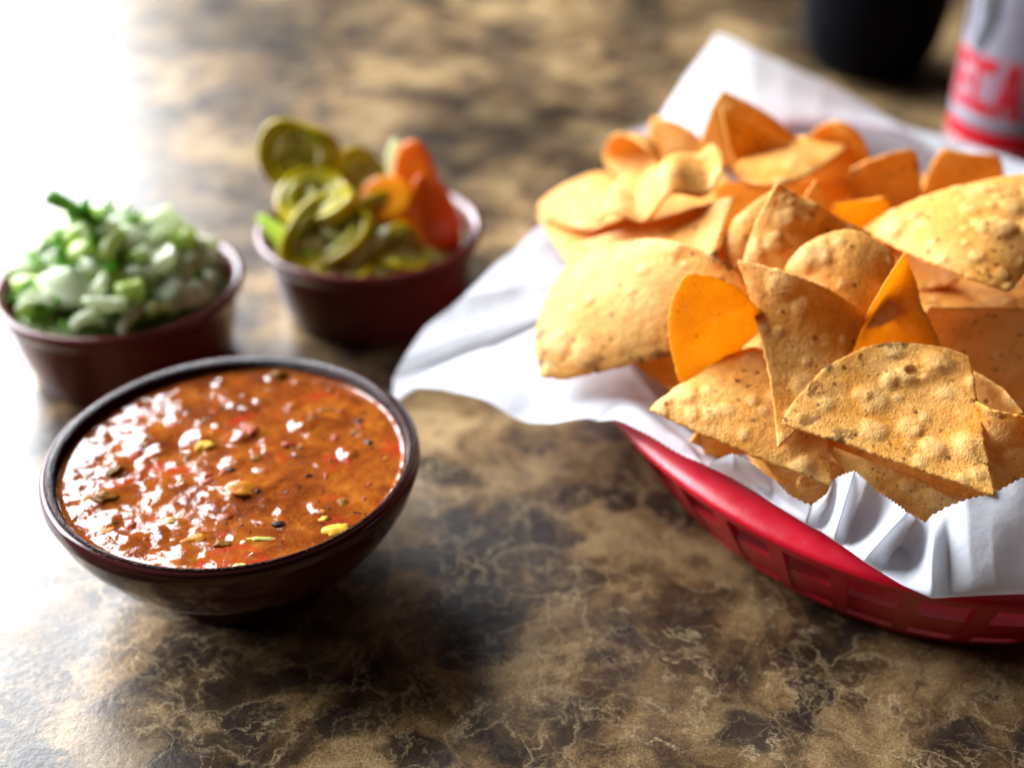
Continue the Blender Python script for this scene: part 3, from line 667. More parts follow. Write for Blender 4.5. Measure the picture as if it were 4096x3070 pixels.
# ------------------------------------------------------------------ chips
CHIPS = [
    ('big blistered chip with a small hole near its charred curved edge', 'T', [(0.0759, 0.3024, 0.07), (0.1329, 0.321, 0.081), (0.13, 0.2766, 0.064), (0.1014, 0.3227, 0.082), (0.131, 0.2975, 0.072), (0.102, 0.2899, 0.068)],
     {'bulge': -0.002, 'hole': (0.1156, 0.3141, 0.082), 'char': 0.9, 'n': 64, 'bub': 26}),
    ('tall curled chip standing upright with its point bent left, behind the blistered chip', 'T', [(0.0676, 0.3464, 0.099), (0.1061, 0.3388, 0.085), (0.0753, 0.2991, 0.064), (0.0871, 0.3376, 0.097), (0.0939, 0.3185, 0.073), (0.0744, 0.3255, 0.079)],
     {'bulge': -0.002, 'n': 60, 'bub': 10, 'char': 0.1}),
    ('glowing orange upright chip with light shining through it and a few dark specks', 'T', [(0.0512, 0.3363, 0.1), (0.0758, 0.3355, 0.085), (0.0525, 0.3323, 0.062), (0.0641, 0.3342, 0.097), (0.0664, 0.3374, 0.07), (0.0474, 0.3379, 0.082)],
     {'bulge': 0.001, 'n': 56, 'bub': 4, 'orange': 1}),
    ('wide front chip whose sharp tip pokes left over the paper rim', 'T', [(0.0403, 0.3188, 0.064), (0.0835, 0.3475, 0.078), (0.0904, 0.2923, 0.056), (0.0617, 0.3345, 0.07), (0.0897, 0.3168, 0.066), (0.0644, 0.3035, 0.061)],
     {'bulge': 0.003, 'n': 64, 'bub': 20}),
    ('large long pale chip with a browned rim draped on the paper wing', 'Q', [(0.0182, 0.4017, 0.067), (0.0617, 0.3567, 0.096), (0.0782, 0.3473, 0.074), (0.0112, 0.3563, 0.049), (0.0401, 0.3834, 0.087), (0.0724, 0.3515, 0.088), (0.046, 0.3495, 0.063), (0.0085, 0.3752, 0.058)],
     {'bulge': 0.002, 'n': 56, 'bub': 26, 'char': 0.5}),
    ('pale flat chip with a square corner lying above the large long chip', 'T', [(0.0751, 0.4012, 0.094), (0.0222, 0.4175, 0.068), (0.0621, 0.3634, 0.084), (0.05, 0.4055, 0.084), (0.0458, 0.3871, 0.073), (0.068, 0.3824, 0.09)],
     {'n': 40, 'bub': 10}),
    ('long rippled chip with a wavy shaded front edge', 'Q', [(0.0384, 0.4344, 0.085), (0.072, 0.4375, 0.098), (0.0709, 0.4085, 0.098), (0.0293, 0.4094, 0.08), (0.0553, 0.433, 0.093), (0.0731, 0.4219, 0.099), (0.0493, 0.3964, 0.093), (0.0319, 0.4224, 0.082)],
     {'bulge': 0.004, 'n': 44, 'bub': 6, 'wave': 0.003}),
    ('pale chip whose blunt corner sticks out over the red rim beside the dark rippled edge', 'Q', [(0.0096, 0.4753, 0.056), (0.0366, 0.4908, 0.064), (0.0475, 0.444, 0.07), (0.0283, 0.4367, 0.064), (0.0222, 0.4834, 0.062), (0.0442, 0.4692, 0.068), (0.0375, 0.4363, 0.068), (0.0176, 0.4528, 0.06)],
     {'n': 36, 'bub': 8}),
    ('tan chip under the blunt cornered one, its lower point on white paper', 'T', [(0.0103, 0.4668, 0.055), (0.0211, 0.4254, 0.056), (0.057, 0.4485, 0.064), (0.0159, 0.4462, 0.055), (0.0381, 0.4275, 0.061), (0.0352, 0.4651, 0.06)],
     {'n': 36, 'bub': 10}),
    ('small curled chip showing its orange hollow inside, above the red rim', 'Q', [(0.0369, 0.4918, 0.072), (0.0427, 0.4734, 0.088), (0.0556, 0.4512, 0.084), (0.0477, 0.4683, 0.07), (0.0383, 0.4772, 0.084), (0.0491, 0.4558, 0.09), (0.0523, 0.4624, 0.074), (0.0404, 0.4803, 0.068)],
     {'bulge': -0.012, 'n': 32, 'bub': 2}),
    ('pale chip leaning behind the small curled chip against white paper', 'T', [(0.0548, 0.4841, 0.09), (0.0774, 0.4682, 0.082), (0.0601, 0.478, 0.06), (0.0667, 0.4741, 0.09), (0.0694, 0.4691, 0.07), (0.0549, 0.4824, 0.076)],
     {'n': 32, 'bub': 4}),
    ('tallest orange chip with its point up against the back paper', 'T', [(0.0781, 0.4656, 0.108), (0.0726, 0.4705, 0.082), (0.1132, 0.4569, 0.084), (0.0733, 0.4637, 0.096), (0.0898, 0.4553, 0.08), (0.099, 0.4591, 0.098)],
     {'n': 36, 'bub': 4, 'orange': 0.5}),
    ('orange chip with a pale upright fin edge, leaning on the tallest chip', 'T', [(0.0755, 0.4491, 0.108), (0.0848, 0.4338, 0.084), (0.1127, 0.4509, 0.086), (0.0789, 0.4402, 0.096), (0.0989, 0.4382, 0.082), (0.0936, 0.4474, 0.098)],
     {'n': 36, 'bub': 4, 'orange': 0.5, 'bulge': -0.003}),
    ('saddle shaped chip with a pale lip over a dark hollow', 'T', [(0.0761, 0.4226, 0.094), (0.0967, 0.4132, 0.094), (0.126, 0.4554, 0.09), (0.0851, 0.4087, 0.095), (0.1071, 0.4242, 0.094), (0.1059, 0.4674, 0.088)],
     {'n': 36, 'bub': 4, 'bulge': 0.002}),
    ('round topped orange chip at the back next to white paper', 'T', [(0.1093, 0.462, 0.088), (0.1347, 0.4525, 0.084), (0.1234, 0.461, 0.06), (0.123, 0.4575, 0.099), (0.1335, 0.4563, 0.07), (0.1154, 0.4647, 0.072)],
     {'n': 36, 'bub': 2, 'orange': 0.5}),
    ('dark edged square chip standing with its shaded face forward', 'Q', [(0.1213, 0.4362, 0.088), (0.1422, 0.4277, 0.1), (0.1534, 0.4367, 0.064), (0.133, 0.4431, 0.055), (0.13, 0.4294, 0.097), (0.1476, 0.4312, 0.083), (0.1432, 0.439, 0.06), (0.1257, 0.4398, 0.072)],
     {'n': 40, 'bub': 6, 'char': 0.6}),
    ('flat cut chip standing straight in front of the red can', 'Q', [(0.1581, 0.4484, 0.092), (0.1776, 0.4412, 0.092), (0.1924, 0.4549, 0.055), (0.1588, 0.4569, 0.052), (0.1673, 0.4441, 0.092), (0.1851, 0.4476, 0.074), (0.1745, 0.4529, 0.054), (0.155, 0.452, 0.072)],
     {'n': 36, 'bub': 3, 'orange': 0.3}),
    ('big pale bubbled chip cut off by the picture, its corner over the layered chips', 'T', [(0.1172, 0.3926, 0.086), (0.1521, 0.349, 0.087), (0.1818, 0.3999, 0.104), (0.1333, 0.3596, 0.09), (0.1701, 0.3728, 0.094), (0.1425, 0.394, 0.1)],
     {'bulge': 0.003, 'n': 60, 'bub': 34}),
    ('orange tongue of chip tucked under the big bubbled chip', 'T', [(0.1319, 0.4236, 0.076), (0.1453, 0.3711, 0.079), (0.1317, 0.3737, 0.074), (0.1389, 0.3904, 0.08), (0.1392, 0.3719, 0.076), (0.1294, 0.3953, 0.074)],
     {'n': 32, 'bub': 3, 'orange': 0.4}),
    ('flat chip seen almost edge on with speckled front rim, below the bubbled chip', 'T', [(0.1261, 0.3663, 0.074), (0.1676, 0.355, 0.078), (0.165, 0.3953, 0.074), (0.1435, 0.3533, 0.076), (0.1699, 0.3783, 0.076), (0.1453, 0.3857, 0.072)],
     {'n': 40, 'bub': 8, 'char': 0.3}),
    ('thin shaded chip just under the edge on chip', 'T', [(0.1275, 0.363, 0.069), (0.1704, 0.355, 0.072), (0.165, 0.3965, 0.068), (0.1471, 0.3572, 0.071), (0.1677, 0.3757, 0.07), (0.1463, 0.3797, 0.0685)],
     {'n': 30, 'bub': 2}),
    ('large chip in deep shade beneath the layered chips', 'Q', [(0.1264, 0.352, 0.0804), (0.1722, 0.352, 0.0784), (0.1914, 0.366, 0.0173), (0.1481, 0.366, 0.0173), (0.1493, 0.352, 0.0794), (0.1818, 0.359, 0.0478), (0.1697, 0.366, 0.0173), (0.1373, 0.359, 0.0488)],
     {'n': 30, 'bub': 3}),
    ('narrow folded chip with its yellow point up, behind the blistered chip', 'T', [(0.1146, 0.338, 0.1061), (0.1001, 0.334, 0.0663), (0.1355, 0.336, 0.065), (0.1072, 0.336, 0.0895), (0.1203, 0.342, 0.0629), (0.1231, 0.338, 0.0875)],
     {'bulge': -0.006, 'n': 56, 'bub': 4, 'orange': 0.9}),
    ('rounded golden chip in the middle of the heap', 'Q', [(0.0834, 0.3547, 0.09), (0.1156, 0.3538, 0.098), (0.1188, 0.3469, 0.08), (0.093, 0.3447, 0.078), (0.0997, 0.3599, 0.102), (0.1175, 0.3493, 0.09), (0.1055, 0.3385, 0.08), (0.0858, 0.3485, 0.084)],
     {'bulge': 0.003, 'n': 50, 'bub': 14}),
    ('pale pointed chip behind the rounded golden chip', 'T', [(0.0824, 0.3732, 0.112), (0.0729, 0.3634, 0.086), (0.1151, 0.3741, 0.094), (0.0758, 0.368, 0.098), (0.0928, 0.3567, 0.086), (0.0984, 0.3722, 0.103)],
     {'n': 48, 'bub': 18, 'bulge': 0.002}),
    ('tiny pale chip point rising beside the orange strip', 'T', [(0.0995, 0.3936, 0.104), (0.0943, 0.4072, 0.075), (0.1166, 0.4057, 0.074), (0.0977, 0.4035, 0.09), (0.1055, 0.4065, 0.0745), (0.1073, 0.4017, 0.09)],
     {'n': 28, 'bub': 0}),
    ('short orange strip of chip with a ragged top in front of the square chip', 'Q', [(0.1068, 0.3965, 0.094), (0.1243, 0.3944, 0.098), (0.1346, 0.4106, 0.066), (0.1146, 0.4112, 0.062), (0.1155, 0.399, 0.094), (0.1293, 0.4018, 0.083), (0.1245, 0.4109, 0.064), (0.1101, 0.4028, 0.079)],
     {'n': 30, 'bub': 2, 'orange': 0.8}),
    ('narrow curved chip wedged between the square cornered and pointed chips', 'T', [(0.0865, 0.3973, 0.098), (0.0668, 0.3793, 0.083), (0.0729, 0.3734, 0.082), (0.0742, 0.389, 0.092), (0.07, 0.3767, 0.082), (0.0807, 0.3824, 0.09)],
     {'n': 32, 'bub': 2, 'bulge': 0.002}),
    ('shaded chip tucked under the large long chip by the paper fold', 'T', [(0.0362, 0.3613, 0.056), (0.0623, 0.3652, 0.066), (0.0596, 0.3434, 0.048), (0.0493, 0.3633, 0.061), (0.061, 0.3543, 0.057), (0.0475, 0.3506, 0.053)],
     {'n': 28, 'bub': 2}),
    ('orange chip below the wide front chip, its point on the paper', 'T', [(0.056, 0.323, 0.054), (0.0613, 0.3204, 0.042), (0.0863, 0.3224, 0.052), (0.0581, 0.3218, 0.048), (0.0738, 0.3214, 0.047), (0.0711, 0.3227, 0.053)],
     {'n': 32, 'bub': 3, 'orange': 0.4}),
    ('broken pale crumb of chip on the paper under the wide front chip', 'T', [(0.0542, 0.3224, 0.05), (0.0563, 0.3216, 0.055), (0.0584, 0.3218, 0.048), (0.0553, 0.322, 0.0525), (0.0574, 0.3217, 0.0515), (0.0563, 0.3221, 0.049)],
     {'n': 18, 'bub': 0}),
    ('brown shaded chip down inside the paper pleats', 'T', [(0.0753, 0.32, 0.046), (0.0995, 0.311, 0.05), (0.0911, 0.3074, 0.03), (0.0874, 0.3155, 0.048), (0.0953, 0.3092, 0.04), (0.0832, 0.3137, 0.038)],
     {'n': 28, 'bub': 2}),
    ('small curled yellow scrap of chip inside the paper pleats', 'T', [(0.0829, 0.2971, 0.05), (0.0844, 0.2976, 0.054), (0.0907, 0.2993, 0.052), (0.0822, 0.2958, 0.054), (0.0876, 0.2984, 0.053), (0.0868, 0.2982, 0.051)],
     {'bulge': -0.003, 'n': 18, 'bub': 0}),
    ('long narrow chip stuck out between the blistered chip and the paper pleats', 'T', [(0.09, 0.3069, 0.06), (0.1264, 0.2865, 0.055), (0.1165, 0.2869, 0.047), (0.1092, 0.2931, 0.06), (0.1229, 0.2869, 0.052), (0.1011, 0.2958, 0.053)],
     {'n': 44, 'bub': 4}),
    ('upright chip with a pointed corner cut off by the picture, right of the blistered chip', 'Q', [(0.1289, 0.3023, 0.078), (0.1463, 0.2934, 0.078), (0.1508, 0.2919, 0.056), (0.1348, 0.2885, 0.056), (0.1348, 0.2957, 0.079), (0.1485, 0.2926, 0.067), (0.1428, 0.2902, 0.056), (0.1327, 0.2979, 0.067)],
     {'n': 40, 'bub': 5, 'orange': 0.3, 'char': 0.4}),
    ('brown speckled chip strip behind the blistered chip edge', 'T', [(0.1327, 0.3271, 0.074), (0.1457, 0.3066, 0.071), (0.1367, 0.3204, 0.05), (0.1413, 0.315, 0.074), (0.1412, 0.3135, 0.0605), (0.1347, 0.3237, 0.062)],
     {'n': 28, 'bub': 3, 'char': 0.5}),
    ('dark orange chip filling the hollow under the saddle shaped lip', 'Q', [(0.0752, 0.4492, 0.078), (0.1294, 0.4579, 0.076), (0.116, 0.4183, 0.062), (0.0743, 0.4074, 0.064), (0.1023, 0.4535, 0.077), (0.1227, 0.4381, 0.069), (0.0952, 0.4128, 0.063), (0.0747, 0.4283, 0.071)],
     {'n': 30, 'bub': 2, 'orange': 0.8}),
    ('chip lying in the shade between the rippled and square cornered chips', 'Q', [(0.0359, 0.5046, 0.052), (0.0892, 0.5008, 0.06), (0.0808, 0.4373, 0.056), (0.0349, 0.4509, 0.046), (0.0625, 0.5027, 0.056), (0.085, 0.469, 0.058), (0.0578, 0.4441, 0.051), (0.0354, 0.4778, 0.049)],
     {'n': 30, 'bub': 2, 'orange': 0.4}),
    ('dark chip lying directly beneath the blistered chip', 'Q', [(0.0866, 0.3147, 0.06), (0.1381, 0.3163, 0.058), (0.1393, 0.2953, 0.047), (0.1003, 0.3029, 0.051), (0.1124, 0.3155, 0.059), (0.1387, 0.3058, 0.0525), (0.1198, 0.2991, 0.049), (0.0935, 0.3088, 0.0555)],
     {'n': 30, 'bub': 2, 'orange': 0.4}),
]

CAMP = Vector((0, 0, .28))
_mats = {}
def chip_mat(tone, char, k):
    key = (0 if tone < .3 else 1 if tone < .65 else 2, char > .2, k % 3)
    if key not in _mats:
        _mats[key] = mat_chip('fried_corn', (0, .5, .9)[key[0]], k * 3.1 + 1, .8 if key[1] else 0)
    return _mats[key]

def build_chip(label, kind, P, n=36, bub=8, bulge=0, orange=0, char=0, wave=0, hole=None, k=0, group='tortilla chips heaped in the basket'):
    n = int(n * 1.5)
    P = [Vector(p) for p in P]
    rnd = random.Random(k * 7 + 3)
    if kind == 'T':
        A, B, C, ab, bc, ca = P
        ab, bc, ca = 2 * ab - (A + B) / 2, 2 * bc - (B + C) / 2, 2 * ca - (C + A) / 2
        def ev(u, v, w): return A * u * u + B * v * v + C * w * w + 2 * (ab * u * v + bc * v * w + ca * w * u)
        par, ij = [], {}
        for i in range(n + 1):
            for j in range(n + 1 - i):
                ij[i, j] = len(par)
                par.append((1 - (i + j) / n, i / n, j / n))
        tri = []
        for i in range(n):
            for j in range(n - i):
                tri.append((ij[i, j], ij[i + 1, j], ij[i, j + 1]))
                if i + j < n - 1: tri.append((ij[i + 1, j], ij[i + 1, j + 1], ij[i, j + 1]))
        ring = [ij[i, 0] for i in range(n)] + [ij[n - i, i] for i in range(n)] + [ij[0, n - i] for i in range(n)]
        rimf = [3 * min(p) for p in par]
        pos = []
        for u, v, w_ in par:
            # blunt the three corners a little
            mx = max(u, v, w_)
            if mx > .97:
                q = (mx - .97) * .35
                u, v, w_ = [(x - q if x == mx else x + q / 2) for x in (u, v, w_)]
            pos.append(ev(u, v, w_))
        body = [27 * u * v * w_ for u, v, w_ in par]
    else:
        a, b, c, d, ab, bc, cd, da = P
        def q(p0, pm, p1, t):
            m_ = 2 * pm - (p0 + p1) / 2
            return p0 * (1 - t) ** 2 + m_ * 2 * t * (1 - t) + p1 * t * t
        par, pos, tri, body, rimf = [], [], [], [], []
        for i in range(n + 1):
            for j in range(n + 1):
                u, v = j / n, i / n
                uu, vv = u, v
                # blunt corners
                cu, cv = abs(u - .5) * 2, abs(v - .5) * 2
                e = max(0, cu + cv - 1.86) * .28
                uu = u - math.copysign(e, u - .5); vv = v - math.copysign(e, v - .5)
                top, bot, lef, rig = q(a, ab, b, uu), q(d, cd, c, uu), q(a, da, d, vv), q(b, bc, c, vv)
                bil = a * (1 - uu) * (1 - vv) + b * uu * (1 - vv) + c * uu * vv + d * (1 - uu) * vv
                pos.append(top * (1 - vv) + bot * vv + lef * (1 - uu) + rig * uu - bil)
                body.append(16 * u * (1 - u) * v * (1 - v))
                rimf.append(4 * min(u, 1 - u, v, 1 - v))
                par.append((u, v, 0))
        W = n + 1
        for i in range(n):
            for j in range(n):
                tri.append((i * W + j, i * W + j + 1, i * W + W + j + 1, i * W + W + j))
        ring = [j for j in range(n)] + [i * W + n for i in range(n)] + [n * W + n - j for j in range(n)] + [(n - i) * W for i in range(n)]
    # face the side seen from above / in front
    ctr = sum(pos, Vector()) / len(pos)
    def normals():
        nn = [Vector() for _ in pos]
        for f in tri:
            m_ = (pos[f[1]] - pos[f[0]]).cross(pos[f[2]] - pos[f[0]])
            for i in f: nn[i] += m_
        return [x.normalized() for x in nn]
    nn = normals()
    avg = sum(nn, Vector())
    if avg.dot(CAMP - ctr) < 0:
        tri = [tuple(reversed(f)) for f in tri]
        ring = ring[::-1]
        nn = [-x for x in nn]; avg = -avg
    if bulge or wave:
        an = avg.normalized()
        for i in range(len(pos)):
            pos[i] = pos[i] + an * (bulge * body[i] + (wave * math.sin(par[i][0] * 13) * (.4 + .6 * par[i][1]) if wave else 0))
        nn = normals()
    # ragged outline
    ro = Vector((k * 1.7, k * .9, k * .4))
    for i, r_ in enumerate(rimf):
        if r_ < .25:
            f = (1 - r_ / .25) ** 2
            d = (pos[i] - ctr)
            d = d - nn[i] * d.dot(nn[i])
            if d.length > 1e-6:
                pos[i] = pos[i] + d.normalized() * f * (.0003 * fbm(pos[i] * 150 + ro, 2) + .0004 * fbm(pos[i] * 620 + ro, 2))
    size = max((p - ctr).length for p in pos)
    bubs = []
    for _ in range(bub):
        c_ = pos[rnd.randrange(len(pos))]
        r_ = rnd.uniform(.0010, .0022) if rnd.random() < .72 else rnd.uniform(.0022, .0046)
        bubs.append((c_, r_, r_ * rnd.uniform(.16, .34) * (1 if rnd.random() < .93 else -.5)))
    hv = Vector(hole) if hole else None
    hmin = min(range(len(pos)), key=lambda i: (pos[i] - hv).length) if hole else None
    up, dn, blis = [], [], []
    for i, p in enumerate(pos):
        h = .00035 * fbm(p * 50 + ro, 2) + .00012 * fbm(p * 360 + ro, 3)
        bl = 0
        for c_, r_, hh in bubs:
            d2 = (p - c_).length_squared / (r_ * r_) * (1 + .45 * noise.noise(p * 260 + c_ * 300))
            if d2 < 6:
                g = math.exp(-d2 * d2 * .6)
                h += hh * g
                if hh > 0: bl = max(bl, g)
        if hole:
            dd = p - pos[hmin]
            rr = math.sqrt(((dd.x + .4 * dd.z) / .0026) ** 2 + ((dd.y ** 2 + dd.z ** 2) / .0015 ** 2)) + .45 * noise.noise(p * 700)
            h += .0007 * math.exp(-(rr / 2.6) ** 4)
            if rr < 1: h -= .0012
        th = .00065 * (.7 + .3 * min(1, rimf[i] * 6))
        up.append(p + nn[i] * (th + h))
        dn.append(p + nn[i] * (-th + h * .75 - .0002 * fbm(p * 300 - ro, 2)))
        blis.append(bl)
    N = len(pos)
    fs = list(tri) + [tuple(N + i for i in reversed(f)) for f in tri]
    # rounded rim: one middle row
    mid = []
    for i in ring:
        d = pos[i] - ctr
        d = d - nn[i] * d.dot(nn[i])
        mid.append((up[i] + dn[i]) / 2 + (d.normalized() * .00035 if d.length > 1e-6 else Vector()))
    m0 = 2 * N
    L = len(ring)
    for a_ in range(L):
        b_ = (a_ + 1) % L
        fs.append((ring[b_], ring[a_], m0 + a_, m0 + b_))
        fs.append((m0 + b_, m0 + a_, N + ring[a_], N + ring[b_]))
    allv = up + dn + mid
    base = Vector((ctr.x, ctr.y, min(v.z for v in allv)))
    o = mesh('tortilla_chip', [v - base for v in allv], fs, chip_mat(orange, char, k))
    o.location = base
    me = o.data
    at = me.attributes.new('blister', 'FLOAT', 'POINT')
    at.data.foreach_set('value', blis + [0] * (N + L))
    at = me.attributes.new('rim', 'FLOAT', 'POINT')
    rv = [max(0, 1 - r_ / .45) for r_ in rimf]
    at.data.foreach_set('value', rv + rv + [1] * L)
    tag(o, label, 'tortilla chip', group)
    return o

for k, (label, kind, P, o) in enumerate(CHIPS):
    build_chip(label, kind, P, k=k, **o)
# the lower layers that hold the heap up
random.seed(11)
for k in range(22):
    th, f = k * 2.4, math.sqrt((k + .5) / 22)
    c = Vector((CX + (RA - .05) * f * math.cos(th), CY + (RB - .055) * f * math.sin(th), .020 + .030 * (1 - f) + .012 * (k % 2)))
    if c.y < .31: c.z -= .006
    rot = Euler((random.uniform(-.4, .4), random.uniform(-.4, .4), random.uniform(0, 6.28))).to_matrix()
    s = random.uniform(.026, .034)
    P = [c + rot @ (s * Vector((math.cos(a), math.sin(a), 0))) for a in (0, 2.09, 4.19)]
    md = [(P[0] + P[1]) / 2 + rot @ Vector((.003, .005, .004)), (P[1] + P[2]) / 2 + rot @ Vector((-.007, 0, 0)), (P[2] + P[0]) / 2 + rot @ Vector((.003, -.005, .004))]
    build_chip('shaded chip in the lower layers of the heap', 'T', [tuple(p) for p in P + md], n=20, bub=3, k=100 + k, group='chips in the lower layers of the heap')

# ------------------------------------------------------------------ onion and cilantro
def blob_mesh(name, dims, seed, mat, kind='dice'):
    bm = bmesh.new()
    bmesh.ops.create_cube(bm, size=2)
    bmesh.ops.subdivide_edges(bm, edges=bm.edges[:], cuts=4, use_grid_fill=True)
    for v in bm.verts:
        p = v.co.copy()
        s = p.normalized() * 1.25
        p = p.lerp(s, .06)
        q = Vector((p.x * dims[0], p.y * dims[1], p.z * dims[2]))
        q.z += dims[2] * 1.4 * (1 - p.x * p.x * .9) - dims[2]          # an arched layer of onion
        q *= 1 + .34 * noise.noise(p * .8 + Vector((seed, 0, 0))) + .05 * noise.noise(p * 3 + Vector((0, seed, 0)))
        v.co = q
    me = bpy.data.meshes.new(name)
    bm.to_mesh(me); bm.free()
    me.polygons.foreach_set('use_smooth', [True] * len(me.polygons))
    me.materials.append(mat)
    return me
def leaf_mesh(name, size, seed, mat):
    rnd = random.Random(seed)
    n, vs, fs = 12, [], []
    rr = [size * (.65 + .35 * math.sin(a * 2.5 + seed) * math.sin(a * 1.5)) for a in [2 * math.pi * i / n for i in range(n)]]
    cx, cy = rnd.uniform(20, 90), rnd.uniform(-70, 70)
    for sgn in (1, -1):
        vs.append((0, 0, sgn * .00012))
        for ring_ in (.5, 1):
            for i in range(n):
                a = 2 * math.pi * i / n
                x, y = rr[i] * ring_ * math.cos(a), rr[i] * ring_ * math.sin(a) * .65
                vs.append((x, y, cx * x * x + cy * x * y + .0006 * noise.noise(Vector((x, y, seed)) * 400) + sgn * .00012))
    h = 1 + 2 * n
    for o in (0, h):
        for i in range(n):
            j = (i + 1) % n
            a = [(o, o + 1 + i, o + 1 + j), (o + 1 + i, o + 1 + n + i, o + 1 + n + j, o + 1 + j)]
            fs += a if o == 0 else [tuple(reversed(f)) for f in a]
    for i in range(n):
        j = (i + 1) % n
        fs.append((1 + n + i, h + 1 + n + i, h + 1 + n + j, 1 + n + j))
    me = bpy.data.meshes.new(name)
    me.from_pydata(vs, [], fs)
    me.polygons.foreach_set('use_smooth', [True] * len(me.polygons))
    me.materials.append(mat)
    return me
def heap_z(x, y):
    """surface of the onion heap, in bowl coordinates"""
    r = math.hypot(x, y) / .042
    return .033 + .022 * max(0, 1 - r ** 2.2) * (1 + .18 * noise.noise(Vector((x * 60, y * 60, 2)))) + (.006 * math.exp(-((x + .012) ** 2 + (y - .008) ** 2) / .0003))
def build_onion():
    random.seed(21)
    # the packed bulk below the pieces one can tell apart
    nr, na = 20, 60
    vs, fs = [(0, 0, heap_z(0, 0) - .006)], []
    for i in range(1, nr + 1):
        for k in range(na):
            a, r = 2 * math.pi * k / na, .0405 * i / nr
            x, y = r * math.cos(a), r * math.sin(a)
            vs.append((x, y, heap_z(x, y) - .006 + .0015 * noise.noise(Vector((x, y, 0)) * 260)))
    ix = lambda i, k: 1 + (i - 1) * na + k % na
    for k in range(na): fs.append((0, ix(1, k), ix(1, k + 1)))
    for i in range(1, nr):
        for k in range(na): fs.append((ix(i, k), ix(i + 1, k), ix(i + 1, k + 1), ix(i, k + 1)))
    b = len(vs)
    vs += [(.036 * math.cos(2 * math.pi * k / na), .036 * math.sin(2 * math.pi * k / na), .014) for k in range(na)]
    for k in range(na): fs.append((ix(nr, k), b + k, b + (k + 1) % na, ix(nr, k + 1)))
    fs.append([b + k for k in range(na)][::-1])
    o = mesh('onion_cilantro_mash', vs, fs, M_MIXB)
    o.location = (LX, LY, 0)
    tag(o, 'packed bulk of chopped onion and cilantro in the small bowl', 'relish', kind='stuff')
    on = [blob_mesh('onion_piece', (random.uniform(.0052, .0088), random.uniform(.0042, .0072), random.uniform(.0013, .0024)), k * 3.3, M_ONION_G if k % 4 == 0 else M_ONION) for k in range(12)]
    lf = [leaf_mesh('cilantro_piece', random.uniform(.0042, .0088), k + 1, M_CIL) for k in range(10)]
    pts = []
    def spot(mind, rmax=.0395):
        for _ in range(400):
            a, r = random.uniform(0, 6.283), rmax * math.sqrt(random.random())
            x, y = r * math.cos(a), r * math.sin(a)
            if all((x - p[0]) ** 2 + (y - p[1]) ** 2 > mind * mind for p in pts): break
        pts.append((x, y))
        return x, y
    for k in range(60):
        x, y = spot(.0068, .0355)
        o = bpy.data.objects.new('onion_piece', on[k % 12])
        COL.objects.link(o)
        o.location = (LX + x, LY + y, heap_z(x, y) - .0015 + random.uniform(-.001, .0022))
        o.rotation_euler = (random.uniform(-.9, .9), random.uniform(-.9, .9), random.uniform(0, 6.28))
        if on[k % 12].materials[0] == M_ONION_G:
            tag(o, 'green tinged diced onion piece in the cilantro bowl', 'onion', 'green tinged onion pieces in the small bowl')
        else:
            tag(o, 'pale white diced onion piece in the cilantro bowl', 'onion', 'white onion pieces in the small bowl')
    pts = []
    for k in range(80):
        x, y = spot(.0055)
        o = bpy.data.objects.new('cilantro_piece', lf[k % 10])
        COL.objects.link(o)
        o.location = (LX + x, LY + y, heap_z(x, y) + random.uniform(-.001, .0032))
        o.rotation_euler = (random.uniform(-1.1, 1.1), random.uniform(-1.1, 1.1), random.uniform(0, 6.28))
        tag(o, 'dark green chopped cilantro leaf among the diced onion', 'cilantro', 'chopped cilantro in the small bowl')
    # the long sprig lying on top of the heap
    root = empty('cilantro_sprig', (-.171, .452, .0665))
    p0, p1 = Vector((-.005, .000, .005)), Vector((.016, -.008, -.005))
    vs, fs, m_ = [], [], 10
    for i in range(9):
        t = i / 8
        c = p0.lerp(p1, t) + Vector((0, 0, .0015 * math.sin(t * 3.1)))
        r = .0040 - .0018 * t
        for k in range(m_):
            a = 2 * math.pi * k / m_
            vs.append(c + Vector((.25 * r * math.sin(a), r * math.cos(a), r * .8 * math.sin(a))))
    for i in range(8):
        for k in range(m_): fs.append((i * m_ + k, i * m_ + (k + 1) % m_, i * m_ + m_ + (k + 1) % m_, i * m_ + m_ + k))
    fs += [list(range(m_))[::-1], [8 * m_ + k for k in range(m_)]]
    stem = mesh('stem', vs, fs, M_CIL, root)
    for k in range(6):
        o = bpy.data.objects.new('leaf', lf[(k * 3) % 10])
        COL.objects.link(o); o.parent = stem
        o.location = p0.lerp(p1, .25 + .13 * k) + Vector((random.uniform(-.002, .002), random.uniform(-.002, .002), .001))
        o.rotation_euler = (random.uniform(-1, 1), random.uniform(-1, 1), k)
    tag(root, 'long bright green cilantro sprig lying on top of the onion heap', 'cilantro')
build_onion()

